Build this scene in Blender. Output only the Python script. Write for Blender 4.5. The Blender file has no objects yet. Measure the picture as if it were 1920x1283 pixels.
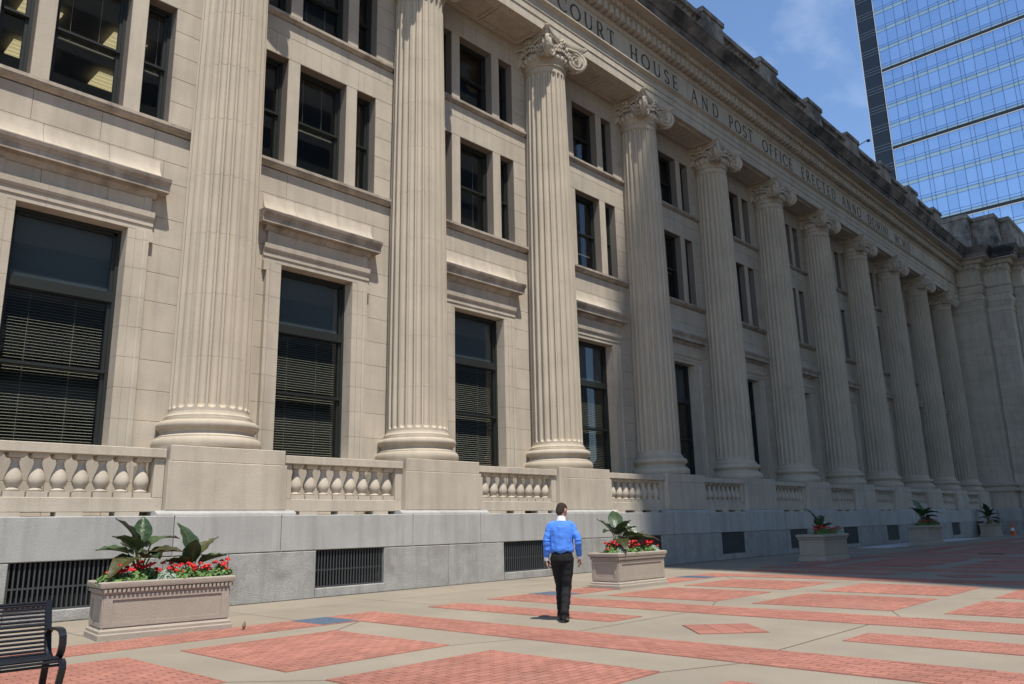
import bpy, bmesh, math, random
from mathutils import Vector, Matrix
random.seed(7)
sc = bpy.context.scene
R_ = math.radians
# ------------------------------------------------------------------ camera
F_PX, PITCH, ROLL, YAW, EYE = 1483.46, 0.2272, -0.0216, 0.7549, 1.45
fw = Vector((math.cos(YAW)*math.cos(PITCH), math.sin(YAW)*math.cos(PITCH), math.sin(PITCH)))
rt = Vector((math.sin(YAW), -math.cos(YAW), 0)); up = rt.cross(fw)
r2 = math.cos(ROLL)*rt + math.sin(ROLL)*up; u2 = -math.sin(ROLL)*rt + math.cos(ROLL)*up
cam = bpy.data.cameras.new('camera'); co = bpy.data.objects.new('camera', cam); sc.collection.objects.link(co)
co.matrix_world = Matrix(((r2.x, u2.x, -fw.x, 0), (r2.y, u2.y, -fw.y, 0), (r2.z, u2.z, -fw.z, EYE), (0, 0, 0, 1)))
cam.sensor_width = 36; cam.lens = F_PX*36/1920; cam.clip_end = 2000; cam.clip_start = .05
sc.camera = co
# ------------------------------------------------------------------ light
LDIR = Vector((.18, .42, -1)).normalized()          # direction the sunlight travels
elev = math.asin(-LDIR.z); azim = math.atan2(-LDIR.x, -LDIR.y)   # azimuth of the sun, clockwise from +Y
w = bpy.data.worlds.new('World'); sc.world = w; w.use_nodes = True
nt = w.node_tree; bg = nt.nodes['Background']
sky = nt.nodes.new('ShaderNodeTexSky'); sky.sky_type = 'NISHITA'; sky.sun_disc = False
sky.sun_elevation = elev; sky.sun_rotation = azim; sky.air_density = 1.0; sky.dust_density = .0; sky.ozone_density = 4.5
tc = nt.nodes.new('ShaderNodeTexCoord'); mp = nt.nodes.new('ShaderNodeMapping'); mp.inputs['Scale'].default_value = (1.6, 3.4, 5)
mp.inputs['Rotation'].default_value = (.3, .5, .6)
nz = nt.nodes.new('ShaderNodeTexNoise'); nz.inputs['Scale'].default_value = 1.6; nz.inputs['Detail'].default_value = 7; nz.inputs['Roughness'].default_value = .55
rp = nt.nodes.new('ShaderNodeValToRGB'); rp.color_ramp.elements[0].position = .54; rp.color_ramp.elements[1].position = .85
rp.color_ramp.elements[1].color = (.36, .36, .36, 1)
mx = nt.nodes.new('ShaderNodeMix'); mx.data_type = 'RGBA'; mx.inputs[7].default_value = (6.0, 6.5, 7.0, 1)
nt.links.new(tc.outputs['Generated'], mp.inputs[0]); nt.links.new(mp.outputs[0], nz.inputs[0]); nt.links.new(nz.outputs[0], rp.inputs[0])
nt.links.new(rp.outputs[0], mx.inputs[0]); nt.links.new(sky.outputs[0], mx.inputs[6]); nt.links.new(mx.outputs[2], bg.inputs[0])
bg.inputs[1].default_value = .15
sun = bpy.data.lights.new('sun', 'SUN'); sun.energy = 4.3; sun.angle = R_(.53); sun.color = (1, .95, .87)
so = bpy.data.objects.new('sun', sun); sc.collection.objects.link(so); so.rotation_euler = LDIR.to_track_quat('-Z', 'Y').to_euler(); so.location = (0, -20, 60)
vs = sc.view_settings; vs.view_transform = 'Standard'; vs.look = 'None'; vs.exposure = 0.42; vs.gamma = 1; vs.use_curve_mapping = False
# ------------------------------------------------------------------ mesh helpers
COL = sc.collection
class MB:
    def __init__(s): s.v = []; s.f = []
    def add(s, vs, fs):
        b = len(s.v); s.v += [tuple(p) for p in vs]; s.f += [tuple(i+b for i in q) for q in fs]; return s
    def box(s, x0, x1, y0, y1, z0, z1):
        return s.add([(x0,y0,z0),(x1,y0,z0),(x1,y1,z0),(x0,y1,z0),(x0,y0,z1),(x1,y0,z1),(x1,y1,z1),(x0,y1,z1)],
                     [(0,3,2,1),(4,5,6,7),(0,1,5,4),(1,2,6,5),(2,3,7,6),(3,0,4,7)])
    def stone(s, x0, x1, y0, y1, z0, z1, c=.008):     # face looks to -y, chamfered arrises
        return s.add([(x0,y1,z0),(x1,y1,z0),(x1,y1,z1),(x0,y1,z1),(x0,y0+c,z0),(x1,y0+c,z0),(x1,y0+c,z1),(x0,y0+c,z1),
                      (x0+c,y0,z0+c),(x1-c,y0,z0+c),(x1-c,y0,z1-c),(x0+c,y0,z1-c)],
                     [(8,9,10,11),(4,5,9,8),(5,6,10,9),(6,7,11,10),(7,4,8,11),(0,1,5,4),(1,2,6,5),(2,3,7,6),(3,0,4,7)])
    def paver(s, x0, x1, y0, y1, z0, z1, c=.004):
        return s.add([(x0,y0,z0),(x1,y0,z0),(x1,y1,z0),(x0,y1,z0),(x0+c,y0+c,z1),(x1-c,y0+c,z1),(x1-c,y1-c,z1),(x0+c,y1-c,z1)],
                     [(4,5,6,7),(0,1,5,4),(1,2,6,5),(2,3,7,6),(3,0,4,7)])
    def loft(s, rings, closed=True, caps=True):
        n = len(rings[0]); b = len(s.v)
        for r in rings: s.v += [tuple(p) for p in r]
        for i in range(len(rings)-1):
            for j in range(n if closed else n-1):
                k = (j+1) % n
                s.f.append((b+i*n+j, b+i*n+k, b+(i+1)*n+k, b+(i+1)*n+j))
        if caps and closed:
            s.f.append(tuple(b+j for j in range(n))[::-1]); s.f.append(tuple(b+(len(rings)-1)*n+j for j in range(n)))
        return s
    def lathe(s, prof, n=24, cx=0, cy=0):
        return s.loft([[(cx+r*math.cos(2*math.pi*j/n), cy+r*math.sin(2*math.pi*j/n), z) for j in range(n)] for r, z in prof])
    def xprof(s, prof, x0, x1):                        # (y,z) outline run along x
        return s.loft([[(x0,y,z) for y,z in prof], [(x1,y,z) for y,z in prof]])
    def yprof(s, prof, y0, y1):
        return s.loft([[(x,y0,z) for x,z in prof], [(x,y1,z) for x,z in prof]])
    def zprof(s, prof, z0, z1):
        return s.loft([[(x,y,z0) for x,y in prof], [(x,y,z1) for x,y in prof]])
    def tube(s, pts, rad, n=6, flat=None):
        pts = [Vector(p) for p in pts]; rings = []
        if not hasattr(rad, '__len__'): rad = [rad]*len(pts)
        prev = None
        for i, p in enumerate(pts):
            t = (pts[min(i+1, len(pts)-1)]-pts[max(i-1, 0)]).normalized()
            if prev is None:
                a = Vector((0,0,1)) if abs(t.z) < .9 else Vector((1,0,0))
                prev = a.cross(t).normalized()
            u = (prev - t*prev.dot(t)).normalized(); v = t.cross(u); prev = u
            rings.append([p+rad[i]*(math.cos(2*math.pi*j/n)*u+(flat or 1)*math.sin(2*math.pi*j/n)*v) for j in range(n)])
        return s.loft(rings)
    def ball(s, c, rx, ry=None, rz=None, n=10, m=6):
        ry = ry or rx; rz = rz or rx
        return s.loft([[(c[0]+rx*math.sin(math.pi*(i+.02)/(m+.04))*math.cos(2*math.pi*j/n), c[1]+ry*math.sin(math.pi*(i+.02)/(m+.04))*math.sin(2*math.pi*j/n),
                         c[2]-rz*math.cos(math.pi*(i+.02)/(m+.04))) for j in range(n)] for i in range(m+1)])
    def mesh(s, name, mat, smooth=True, ang=35):
        me = bpy.data.meshes.new(name); me.from_pydata(s.v, [], s.f)
        if mat: me.materials.append(mat)
        if smooth:
            bm = bmesh.new(); bm.from_mesh(me); bmesh.ops.recalc_face_normals(bm, faces=bm.faces); bm.to_mesh(me); bm.free()
            me.polygons.foreach_set('use_smooth', [True]*len(me.polygons)); me.set_sharp_from_angle(angle=R_(ang))
        return me
    def build(s, name, mat, parent=None, loc=(0,0,0), smooth=True, fix=True):
        me = s.mesh(name, mat, smooth)
        if fix:
            bm = bmesh.new(); bm.from_mesh(me); bmesh.ops.recalc_face_normals(bm, faces=bm.faces); bm.to_mesh(me); bm.free()
        return put(name, me, parent, loc)
def put(name, me, parent=None, loc=(0,0,0), rz=0):
    o = bpy.data.objects.new(name, me); COL.objects.link(o); o.location = loc; o.rotation_euler = (0,0,rz)
    if parent: o.parent = parent
    return o
def tag(o, label=None, cat=None, group=None, kind=None):
    if label: o['label'] = label
    if cat: o['category'] = cat
    if group: o['group'] = group
    if kind: o['kind'] = kind
    return o
def empty(name, loc=(0,0,0), rz=0): return put(name, None, None, loc, rz)
def copy_tree(o, parent=None):
    c = o.copy(); COL.objects.link(c)
    if parent: c.parent = parent
    for ch in list(o.children): copy_tree(ch, c)
    return c
# ------------------------------------------------------------------ materials
def material(name, col, rough=.8, metallic=0, noise=None, bump=None, spec=.3, obj_var=0, isl_var=0, streak=0, speck=None, stain=None, joints=None):
    """noise=(scale, amount), bump=(scale, strength), streak=amount, speck=(scale, colour, threshold), stain=(scale, colour, lo, hi)"""
    m = bpy.data.materials.new(name); m.use_nodes = True; t = m.node_tree; N = t.nodes; L = t.links
    b = N['Principled BSDF']; b.inputs['Roughness'].default_value = rough; b.inputs['Metallic'].default_value = metallic
    b.inputs['Specular IOR Level'].default_value = spec
    rgb = N.new('ShaderNodeRGB'); rgb.outputs[0].default_value = (*col, 1); cur = rgb.outputs[0]
    tcn = N.new('ShaderNodeTexCoord'); geo = N.new('ShaderNodeNewGeometry'); pos = geo.outputs['Position']
    def mul(cur, valsock, lo, hi):
        mr = N.new('ShaderNodeMapRange'); mr.inputs[3].default_value = lo; mr.inputs[4].default_value = hi; L.new(valsock, mr.inputs[0])
        hs = N.new('ShaderNodeMix'); hs.data_type = 'RGBA'; hs.blend_type = 'MULTIPLY'; hs.inputs[0].default_value = 1
        cb = N.new('ShaderNodeCombineColor'); [L.new(mr.outputs[0], cb.inputs[i]) for i in range(3)]
        L.new(cur, hs.inputs[6]); L.new(cb.outputs[0], hs.inputs[7]); return hs.outputs[2]
    def noisen(scale, detail=5, vec=None, rough=.6):
        n = N.new('ShaderNodeTexNoise'); n.inputs['Scale'].default_value = scale; n.inputs['Detail'].default_value = detail; n.inputs['Roughness'].default_value = rough
        L.new(vec or pos, n.inputs[0]); return n.outputs[0]
    def contrast(sock, lo, hi):
        mr = N.new('ShaderNodeMapRange'); mr.inputs[1].default_value = lo; mr.inputs[2].default_value = hi; L.new(sock, mr.inputs[0]); return mr.outputs[0]
    if noise: cur = mul(cur, contrast(noisen(noise[0]), .3, .7), 1-noise[1], 1+noise[1])
    if obj_var:
        oi = N.new('ShaderNodeObjectInfo'); cur = mul(cur, oi.outputs['Random'], 1-obj_var, 1+obj_var)
    if isl_var: cur = mul(cur, geo.outputs['Random Per Island'], 1-isl_var, 1+isl_var)
    if streak:
        mpn = N.new('ShaderNodeMapping'); mpn.inputs['Scale'].default_value = (3.2, 3.2, .22); L.new(pos, mpn.inputs[0])
        cur = mul(cur, contrast(noisen(1.3, 6, mpn.outputs[0]), .45, .7), 1.0, 1-streak)
    def mixcol(cur, fac, c2):
        mxn = N.new('ShaderNodeMix'); mxn.data_type = 'RGBA'; L.new(fac, mxn.inputs[0]); L.new(cur, mxn.inputs[6]); mxn.inputs[7].default_value = (*c2, 1); return mxn.outputs[2]
    if stain: cur = mixcol(cur, contrast(noisen(stain[0], 8), stain[2], stain[3]), stain[1])
    if speck:
        cur = mixcol(cur, contrast(noisen(speck[0], 2, None, .5), speck[2], speck[2]+.08), speck[1])
    L.new(cur, b.inputs['Base Color'])
    if bump:
        bn = N.new('ShaderNodeBump'); bn.inputs['Strength'].default_value = bump[1]; bn.inputs['Distance'].default_value = .02
        L.new(noisen(bump[0], 6), bn.inputs['Height']); L.new(bn.outputs[0], b.inputs['Normal'])
    return m
LIME = (.47, .408, .325)
M = dict(
    stone=material('limestone_ashlar', LIME, .85, noise=(1.1,.10), bump=(30,.25), obj_var=.045, isl_var=.04, streak=.14),
    carved=material('limestone_carved', LIME, .85, noise=(.9,.12), bump=(26,.25), streak=.16),
    column=material('limestone_column', (.46,.395,.305), .85, noise=(.8,.09), bump=(30,.22), streak=.12),
    mortar=material('mortar', (.20,.17,.14), .95),
    weathered=material('limestone_weathered', (.36,.31,.255), .9, noise=(.7,.2), bump=(20,.35), stain=(1.1,(.085,.078,.07),.42,.66), streak=.35),
    hood=material('limestone_hood', (.40,.345,.28), .88, noise=(1.2,.15), bump=(24,.3), stain=(1.6,(.20,.165,.13),.50,.72), streak=.25),
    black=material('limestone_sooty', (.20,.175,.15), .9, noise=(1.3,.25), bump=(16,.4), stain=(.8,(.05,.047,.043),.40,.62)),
    shadow_dirt=material('carved_letter_shadow', (.075,.065,.056), .95),  # dark colour paints in the shadow and dirt of cut letters on raised plates
    granite=material('granite', (.40,.388,.36), .7, noise=(1.2,.10), bump=(45,.3), speck=(130,(.22,.22,.23),.56), obj_var=.05, streak=.22),
    granite_rough=material('granite_rough', (.36,.345,.315), .8, noise=(2.2,.16), bump=(35,.6), speck=(110,(.17,.17,.175),.55), obj_var=.06, stain=(1.7,(.22,.20,.165),.54,.78), streak=.2),
    concrete=material('plaza_concrete', (.275,.234,.178), .85, noise=(.55,.12), bump=(55,.2), speck=(160,(.20,.175,.14),.60), stain=(.35,(.22,.19,.148),.48,.75)),
    brick=material('clay_paver', (.35,.152,.110), .85, noise=(.5,.16), bump=(60,.3), obj_var=.13, isl_var=.13, stain=(.6,(.30,.155,.12),.56,.8)),
    bed=material('paver_sand', (.26,.112,.082), .95),
    joint=material('joint_sealant', (.10,.088,.07), .9),
    frame=material('window_frame_paint', (.020,.023,.021), .45, spec=.4),
    grille=material('vent_grille_iron', (.075,.08,.08), .55, metallic=.3),
    dark=material('dark_void', (.012,.012,.013), .9),
    room=material('room_paint', (.20,.19,.17), .9),
    blind=material('blind_slat', (.60,.58,.47), .6),
    planter=material('planter_cast_stone', (.36,.305,.245), .85, noise=(3,.06), bump=(90,.7), speck=(170,(.48,.43,.36),.58)),
    shade=material('roller_shade', (.15,.20,.24), .8),
    soil=material('soil', (.03,.022,.016), .95, bump=(40,1)),
    steel=material('plaza_cover_steel', (.14,.19,.26), .5, metallic=.4, noise=(20,.2), bump=(70,.6)),
    bench=material('bench_black_enamel', (.010,.012,.017), .32, spec=.5),
    shirt=material('blue_cotton', (.075,.22,.68), .85, bump=(9,.5), noise=(6,.08)),
    white=material('white_cotton', (.78,.78,.80), .8),
    trousers=material('black_wool', (.010,.010,.011), .85, bump=(8,.5)),
    shoe=material('black_leather', (.012,.011,.011), .3, spec=.5),
    skin=material('skin', (.46,.24,.165), .55, noise=(14,.08)),
    hair=material('brown_hair', (.045,.028,.020), .7, bump=(160,1), noise=(60,.35)),
    leafdark=material('leaf_dark', (.038,.072,.027), .38, spec=.5, noise=(14,.3), obj_var=.35, bump=(40,.3)),
    leafbronze=material('leaf_bronze', (.055,.050,.016), .4, spec=.5, noise=(12,.3), obj_var=.3, bump=(40,.3)),
    vein=material('leaf_vein', (.085,.11,.035), .5),
    leafmid=material('geranium_leaf', (.10,.18,.045), .6, isl_var=.35),
    leafgrey=material('dusty_miller_leaf', (.30,.36,.28), .8, isl_var=.2),
    petiole=material('petiole', (.10,.13,.04), .5),
    petal=material('red_petal', (.62,.018,.018), .5, isl_var=.25),
    orange=material('cone_orange', (.75,.13,.03), .5),
    spandrel=material('spandrel_glass', (.40,.54,.60), .25, metallic=.4, spec=.5, obj_var=.05),
    towerdark=material('tower_dark_glass', (.018,.028,.042), .35, spec=.3, obj_var=.15),
    towerband=material('tower_dark_band', (.02,.024,.032), .5),
    towerwhite=material('tower_white_fin', (.62,.66,.68), .4),
    mullion=material('tower_mullion', (.05,.085,.17), .5),
    stripline=material('tower_strip_line', (.16,.20,.25), .4),
    officestone=material('office_tower_stone', (.34,.32,.29), .8, noise=(.3,.08)),
    officeglass=material('office_tower_glass', (.03,.04,.05), .12, spec=.6),
    pad=material('pale_concrete', (.52,.51,.50), .8, noise=(1,.06)),
    bird=material('sparrow_brown', (.16,.11,.075), .8, noise=(60,.4)),
)
def tower_glass():
    m = bpy.data.materials.new('tower_vision_glass'); m.use_nodes = True; b = m.node_tree.nodes['Principled BSDF']
    N = m.node_tree.nodes; L = m.node_tree.links
    oi = N.new('ShaderNodeObjectInfo'); r = N.new('ShaderNodeValToRGB'); r.color_ramp.elements[0].color = (.49,.62,.78,1); r.color_ramp.elements[1].color = (.58,.70,.85,1)
    L.new(oi.outputs['Random'], r.inputs[0]); L.new(r.outputs[0], b.inputs['Base Color'])
    b.inputs['Metallic'].default_value = .9; b.inputs['Roughness'].default_value = .04
    return m
M['towerglass'] = tower_glass()
def window_glass():
    m = bpy.data.materials.new('window_glass'); m.use_nodes = True; t = m.node_tree; N = t.nodes; L = t.links
    for n in list(N):
        if n.type != 'OUTPUT_MATERIAL': N.remove(n)
    tr = N.new('ShaderNodeBsdfTransparent'); tr.inputs[0].default_value = (.76,.77,.76,1)
    gl = N.new('ShaderNodeBsdfGlossy'); gl.inputs['Roughness'].default_value = .01
    lw = N.new('ShaderNodeLayerWeight'); lw.inputs[0].default_value = .5; pw = N.new('ShaderNodeMath'); pw.operation = 'POWER'; pw.inputs[1].default_value = 5
    fr = N.new('ShaderNodeMath'); fr.operation = 'MULTIPLY_ADD'; fr.inputs[1].default_value = .94; fr.inputs[2].default_value = .055; ms = N.new('ShaderNodeMixShader')
    L.new(lw.outputs['Facing'], pw.inputs[0]); L.new(pw.outputs[0], fr.inputs[0]); L.new(fr.outputs[0], ms.inputs[0]); L.new(tr.outputs[0], ms.inputs[1]); L.new(gl.outputs[0], ms.inputs[2]); L.new(ms.outputs[0], N['Material Output'].inputs[0])
    return m
M['glass'] = window_glass()
def emit(name, col, s):
    m = bpy.data.materials.new(name); m.use_nodes = True; b = m.node_tree.nodes['Principled BSDF']
    b.inputs['Base Color'].default_value = (*col,1); b.inputs['Emission Color'].default_value = (*col,1); b.inputs['Emission Strength'].default_value = s; return m
M['lamp'] = emit('fluorescent_lamp', (1,.86,.5), .55)

# ------------------------------------------------------------------ dimensions of the facade
X0, S = 7.992, 5.9034                     # axis of column 0, spacing
YC, YW, YE = 16.70, 17.25, 15.91          # column axis, wall face, architrave face
K0, K1 = -2, 10
def cx(k): return X0+S*k
XA, XB = cx(K0)-1.6, 70.0                 # extent of the colonnade
court = tag(empty('courthouse', (cx(4), YW, 0)), 'long limestone courthouse with giant fluted columns, balustrades and an inscribed frieze', 'building')
def part(mb, name, mat, parent=None, smooth=True):
    """mesh in world coordinates put under the courthouse (or one of its parts, which all sit at the courthouse origin)"""
    o = mb.build(name, mat, parent or court, smooth=smooth)
    o.matrix_parent_inverse = Matrix.Translation((-cx(4), -YW, 0)) if (parent is None) else Matrix.Identity(4)
    return o
# ------------------------------------------------------------------ ground
gm = MB(); gm.box(-400, 600, -400, 400, -.3, 0)
plaza = tag(gm.build('plaza', M['concrete'], smooth=False), kind='structure')
panels = []     # x0,x1,y0,y1, along
PER = 2*S
TC = [10.42+PER*i for i in range(-1, 6)]
YB0, YB1 = 10.98, 11.93                   # band beside the building
ROWS = [(7.80,10.28),(4.70,7.08),(1.55,3.95),(-1.6,.8),(-4.7,-2.3)]
for t in TC:
    for a, b in ((-2.45,-1.48),(1.35,2.42)):
        panels.append((t+a, t+b, -6, YB0 if a < 0 else YB0, 'y'))
    for a, b in ((7.55,11.75),(-6,4.1)): panels.append((t-.36, t+.46, a, b, 'y'))
    panels.append((t+1.35, t+2.42+PER-3.87, YB0, YB1, 'x'))
    for a in (3.18, 6.13):
        for r0, r1 in ROWS: panels.append((t+a, t+a+2.3, r0, r1, 'x'))
bed = MB(); allb = []
def visible(x, y):
    d = Vector((x, y, -EYE)); z = d.dot(fw)
    if z < .5: return None
    px = 960+F_PX*d.dot(r2)/z; py = 641.5-F_PX*d.dot(u2)/z
    return (px, py, z) if -60 < px < 1980 and py < 1340 else None
def bricks(x0, x1, y0, y1, along, L=.205, W=.1025, g=.007):
    swap = along == 'y'
    if swap: x0, x1, y0, y1 = y0, y1, x0, x1
    nr = max(1, round((y1-y0)/W)); Wd = (y1-y0)/nr
    for r in range(nr):
        xs = x0 - (L/2 if r % 2 else 0)
        while xs < x1-.01:
            a, b = max(xs, x0), min(xs+L, x1); xs += L
            if b-a < .03: continue
            q = (a+g/2, b-g/2, y0+r*Wd+g/2, y0+(r+1)*Wd-g/2)
            if swap: q = (q[2], q[3], q[0], q[1])
            allb.append(q)
for x0, x1, y0, y1, al in panels:
    if x1 < -8 or x0 > 70: continue
    bed.box(x0, x1, y0, y1, -.05, .004); bricks(x0, x1, y0, y1, al)
# diamonds of brick between the strips
dia = MB()
for t in TC:
    c = (t-.14, 5.8); h = .66
    bed.zprof([(c[0]-h,c[1]),(c[0],c[1]-h),(c[0]+h,c[1]),(c[0],c[1]+h)], -.05, .004)
    n = 6; st = h*math.sqrt(2)/n/1.0
    for i in range(n):
        for j in range(n//2):
            q = [(-h/math.sqrt(2)+i*st+.004, -h/math.sqrt(2)+j*2*st+.004), (-h/math.sqrt(2)+(i+1)*st-.004, -h/math.sqrt(2)+(j+1)*2*st-.004)]
            cs = [(q[0][0],q[0][1]),(q[1][0],q[0][1]),(q[1][0],q[1][1]),(q[0][0],q[1][1])]
            k = math.sqrt(.5); cs = [(c[0]+k*(a-b), c[1]+k*(a+b)) for a, b in cs]
            dia.zprof(cs, .0, .012)
tag(dia.build('brick_diamond', M['brick'], plaza, smooth=False), kind='stuff')
bed.build('paver_bed', M['bed'], plaza, smooth=False)
vis = []; rest = MB()
for q in allb:
    p = visible((q[0]+q[1])/2, (q[2]+q[3])/2)
    vis.append((p[2] if p and p[1] < 1283 and 0 < p[0] < 1920 else 1e9, q))
vis.sort(key=lambda a: a[0])
bcache = {}
for i, (d, q) in enumerate(vis):
    dz = random.uniform(-.0015, .0015)
    if i < 300 and d < 1e8:
        key = (round(q[1]-q[0], 3), round(q[3]-q[2], 3))
        if key not in bcache: bcache[key] = MB().paver(-key[0]/2, key[0]/2, -key[1]/2, key[1]/2, -.01, .012).mesh('brick', M['brick'], False)
        put('brick', bcache[key], plaza, ((q[0]+q[1])/2, (q[2]+q[3])/2, dz))
    elif d < 1e8 or q[0] < 40: rest.paver(*q, .0, .012+dz)
tag(rest.build('brick_paving', M['brick'], plaza, smooth=False, fix=False), kind='stuff')
# sawn joints in the concrete, running between the brick panels
jm = MB()
def joint(a, b, wd=.006):
    a = Vector((*a,0)); b = Vector((*b,0)); n = (b-a).normalized().cross(Vector((0,0,1)))*wd
    jm.add([a-n+Vector((0,0,.004)), b-n+Vector((0,0,.004)), b+n+Vector((0,0,.004)), a+n+Vector((0,0,.004))], [(0,1,2,3)])
for t in TC[:4]:
    xl, xr = t+3.18+2.3, t+6.13
    for (r0, r1), (s0, s1) in zip(ROWS[:-1], ROWS[1:]):
        joint((xl, r0), (xr, s1)); joint((t+2.42, (r0+s1)/2), (t+3.18, r0)); joint((t+2.42,(r0+s1)/2), (t+3.18, s1)) if False else None
        joint((t+8.43, r0), (t+PER-2.45, (r0+s1)/2))
    joint((t+8.43, 10.28), (t+PER-2.45, YB0)); joint((t+3.18, 10.28), (t+2.42, YB0))
    for yy in (7.3, 4.4): joint((t-1.48, yy), (t+1.35, yy))
    joint((t+2.42, 13.6), (t+2.42+PER, 13.6), .005)
    for q in range(4): joint((t+q*PER/4, YB1), (t+q*PER/4, 15.2), .005)
joint((-10,15.405),(69.6,15.405),.012)
jm.build('sawn_joint', M['joint'], plaza, smooth=False)
# pale slab along the wall
MB().box(40.5, 57, 13.9, 15.25, -.05, .035).build('ramp_slab', M['pad'], plaza, smooth=False)
# ------------------------------------------------------------------ granite plinth
wallback = MB()
def stones(lst, mat, parent, single, joined):
    """lst of (x0,x1,y0,y1,z0,z1,chamfer); single -> one object each, else added to the joined MB"""
    for (x0,x1,y0,y1,z0,z1,c) in lst:
        if single:
            mb = MB().stone(x0-(x0+x1)/2, x1-(x0+x1)/2, 0, y1-y0, 0, z1-z0, c)
            o = put('stone', mb.mesh('stone', mat), parent, ((x0+x1)/2-cx(4), y0-YW, z0))
        else: joined.stone(x0,x1,y0,y1,z0,z1,c)
plb = MB()
plinth_list = []; rough_list = []; far_pl = MB(); far_ro = MB()
g = .006
BAYS = list(range(K0, K1))
def bc(k): return X0+S*(k+.5)
for k in BAYS+[K1]:
    b = bc(k)
    if k < K1:
        plinth_list += [(k, (b-1.8+g, b+1.8-g, 15.43, 15.9, 1.0+g, 1.76, .015))]
        for sgn in (-1, 1):
            a0, a1 = (b-S/2+g, b-.93) if sgn < 0 else (b+.93, b+S/2-g)
            rough_list += [(k, (a0, a1, 15.43, 15.9, .0, 1.0-g, .015))]
        rough_list += [(k, (b-.93+.004, b+.93-.004, 15.415, 15.9, .0, .2, .015))]
        plb.box(b-S/2, b-.95, 15.48, 17.2, -.1, 1.74); plb.box(b+.95, b+S/2, 15.48, 17.2, -.1, 1.74); plb.box(b-.95, b+.95, 15.48, 17.2, 1.02, 1.74); plb.box(b-.95, b+.95, 15.48, 17.2, -.1, .15)
    c = cx(k)
    plinth_list += [(k, (c-1.15+g, c+1.15-g, 15.43, 15.9, 1.0+g, 1.76, .015))]
rough_list += [(K1, (cx(K1)+g, XB+.2, 15.43, 15.9, 0, 1.0-g, .015))]; plb.box(cx(K1), XB+.2, 15.48, 17.2, -.1, 1.74)
plinth_list += [(K1, (cx(K1)+1.15+g, XB+.2, 15.43, 15.9, 1.0+g, 1.76, .015))]
plinth = part(plb, 'plinth', M['granite'])
NEAR = (-1, 0, 1, 2)
stones([q for k, q in plinth_list if k in (-1,0,1,2,3)], M['granite'], plinth, True, None)
stones([q for k, q in plinth_list if k not in (-1,0,1,2,3)], M['granite'], None, False, far_pl)
stones([q for k, q in rough_list if k in (-1,0,1,2,3)], M['granite_rough'], plinth, True, None)
stones([q for k, q in rough_list if k not in (-1,0,1,2,3)], M['granite_rough'], None, False, far_ro)
def sub(mb, name, mat, parent, smooth=True, kind=None):
    """mesh in world coordinates placed under a part of the courthouse"""
    me = mb.mesh(name, mat, smooth)
    bm = bmesh.new(); bm.from_mesh(me); bmesh.ops.recalc_face_normals(bm, faces=bm.faces); bm.to_mesh(me); bm.free()
    me.transform(Matrix.Translation((-cx(4), -YW, 0)))
    o = put(name, me, parent)
    if kind: o['kind'] = kind
    return o
# re-anchor: every part mesh is stored relative to the courthouse origin
for o in list(court.children):
    o.data.transform(Matrix.Translation((-cx(4), -YW, 0))); o.matrix_parent_inverse = Matrix.Identity(4)
def part(mb, name, mat, parent=None, smooth=True, kind=None): return sub(mb, name, mat, parent or court, smooth, kind)
part(far_pl, 'plinth_stonework', M['granite'], plinth, kind='stuff'); part(far_ro, 'plinth_base_stonework', M['granite_rough'], plinth, kind='stuff')
# weathering strip under each pedestal
for k in range(K0, K1+1):
    c = cx(k); part(MB().xprof([(15.44,1.762),(15.9,1.762),(15.9,1.86),(15.56,1.86),(15.45,1.80)], c-1.5, c+1.5), 'weathering_course', M['granite'], plinth)
# vents
vm = MB(); vm.box(-.93,.93,.30,.34,.2,1.0)
for i in range(24):
    x = -.90+i*1.80/23; vm.box(x-.012, x+.012, .06, .085, .21, .995)
vm.box(-.925,.925,.09,.105,.56,.59); vm.box(-.925,.925,.05,.10,.203,.235)
vent_me = vm.mesh('vent_grille', M['grille'], False)
vb = MB(); vb.box(-.926,.926,.25,.29,.205,.995); vb_me = vb.mesh('vent_void', M['dark'], False)
for k in BAYS:
    o = put('vent', vent_me, court, (bc(k)-cx(4), 15.43-YW, 0)); put('vent_void', vb_me, o)
# ------------------------------------------------------------------ pedestals, balustrades
ped = MB(); ped.stone(-1.30,1.30,15.55-YC,.62,1.862,2.815,.012)
ped_me = ped.mesh('pedestal', M['carved'])
cap = MB(); cap.stone(-1.26,1.26,15.575-YC,.62,2.82,3.13,.012); cap_me = cap.mesh('pedestal_cap', M['carved'])
rail_me = MB().stone(-1.645,1.645,15.64-YW,16.06-YW,2.87,3.05,.012).add([(-1.645,15.65-YW,3.049),(1.645,15.65-YW,3.049),(1.645,16.05-YW,3.049),(-1.645,16.05-YW,3.049)],[(0,1,2,3)]).mesh('top_rail', M['carved'])
brm = MB(); brm.stone(-1.645,1.645,15.70-YW,16.0-YW,1.84,2.10,.01); brail_me = brm.mesh('bottom_rail', M['carved'])
pad_me = MB().box(-.22,.22,15.69-YW,15.98-YW,1.765,1.84).mesh('rail_block', M['carved'], False)
post_me = MB().stone(-.10,.10,15.70-YW,16.0-YW,2.102,2.868,.01).mesh('end_post', M['carved'])
bl = MB(); bl.box(-.165,.165,-.13,.13,2.102,2.20); bl.lathe([(0.113,2.20),(0.122,2.225),(0.099,2.25),(0.090,2.27),(0.113,2.30),(0.140,2.36),(0.144,2.42),(0.126,2.50),(0.095,2.58),(0.070,2.66),(0.063,2.72),(0.077,2.74),(0.077,2.765),(0.068,2.775)], 16)
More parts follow.
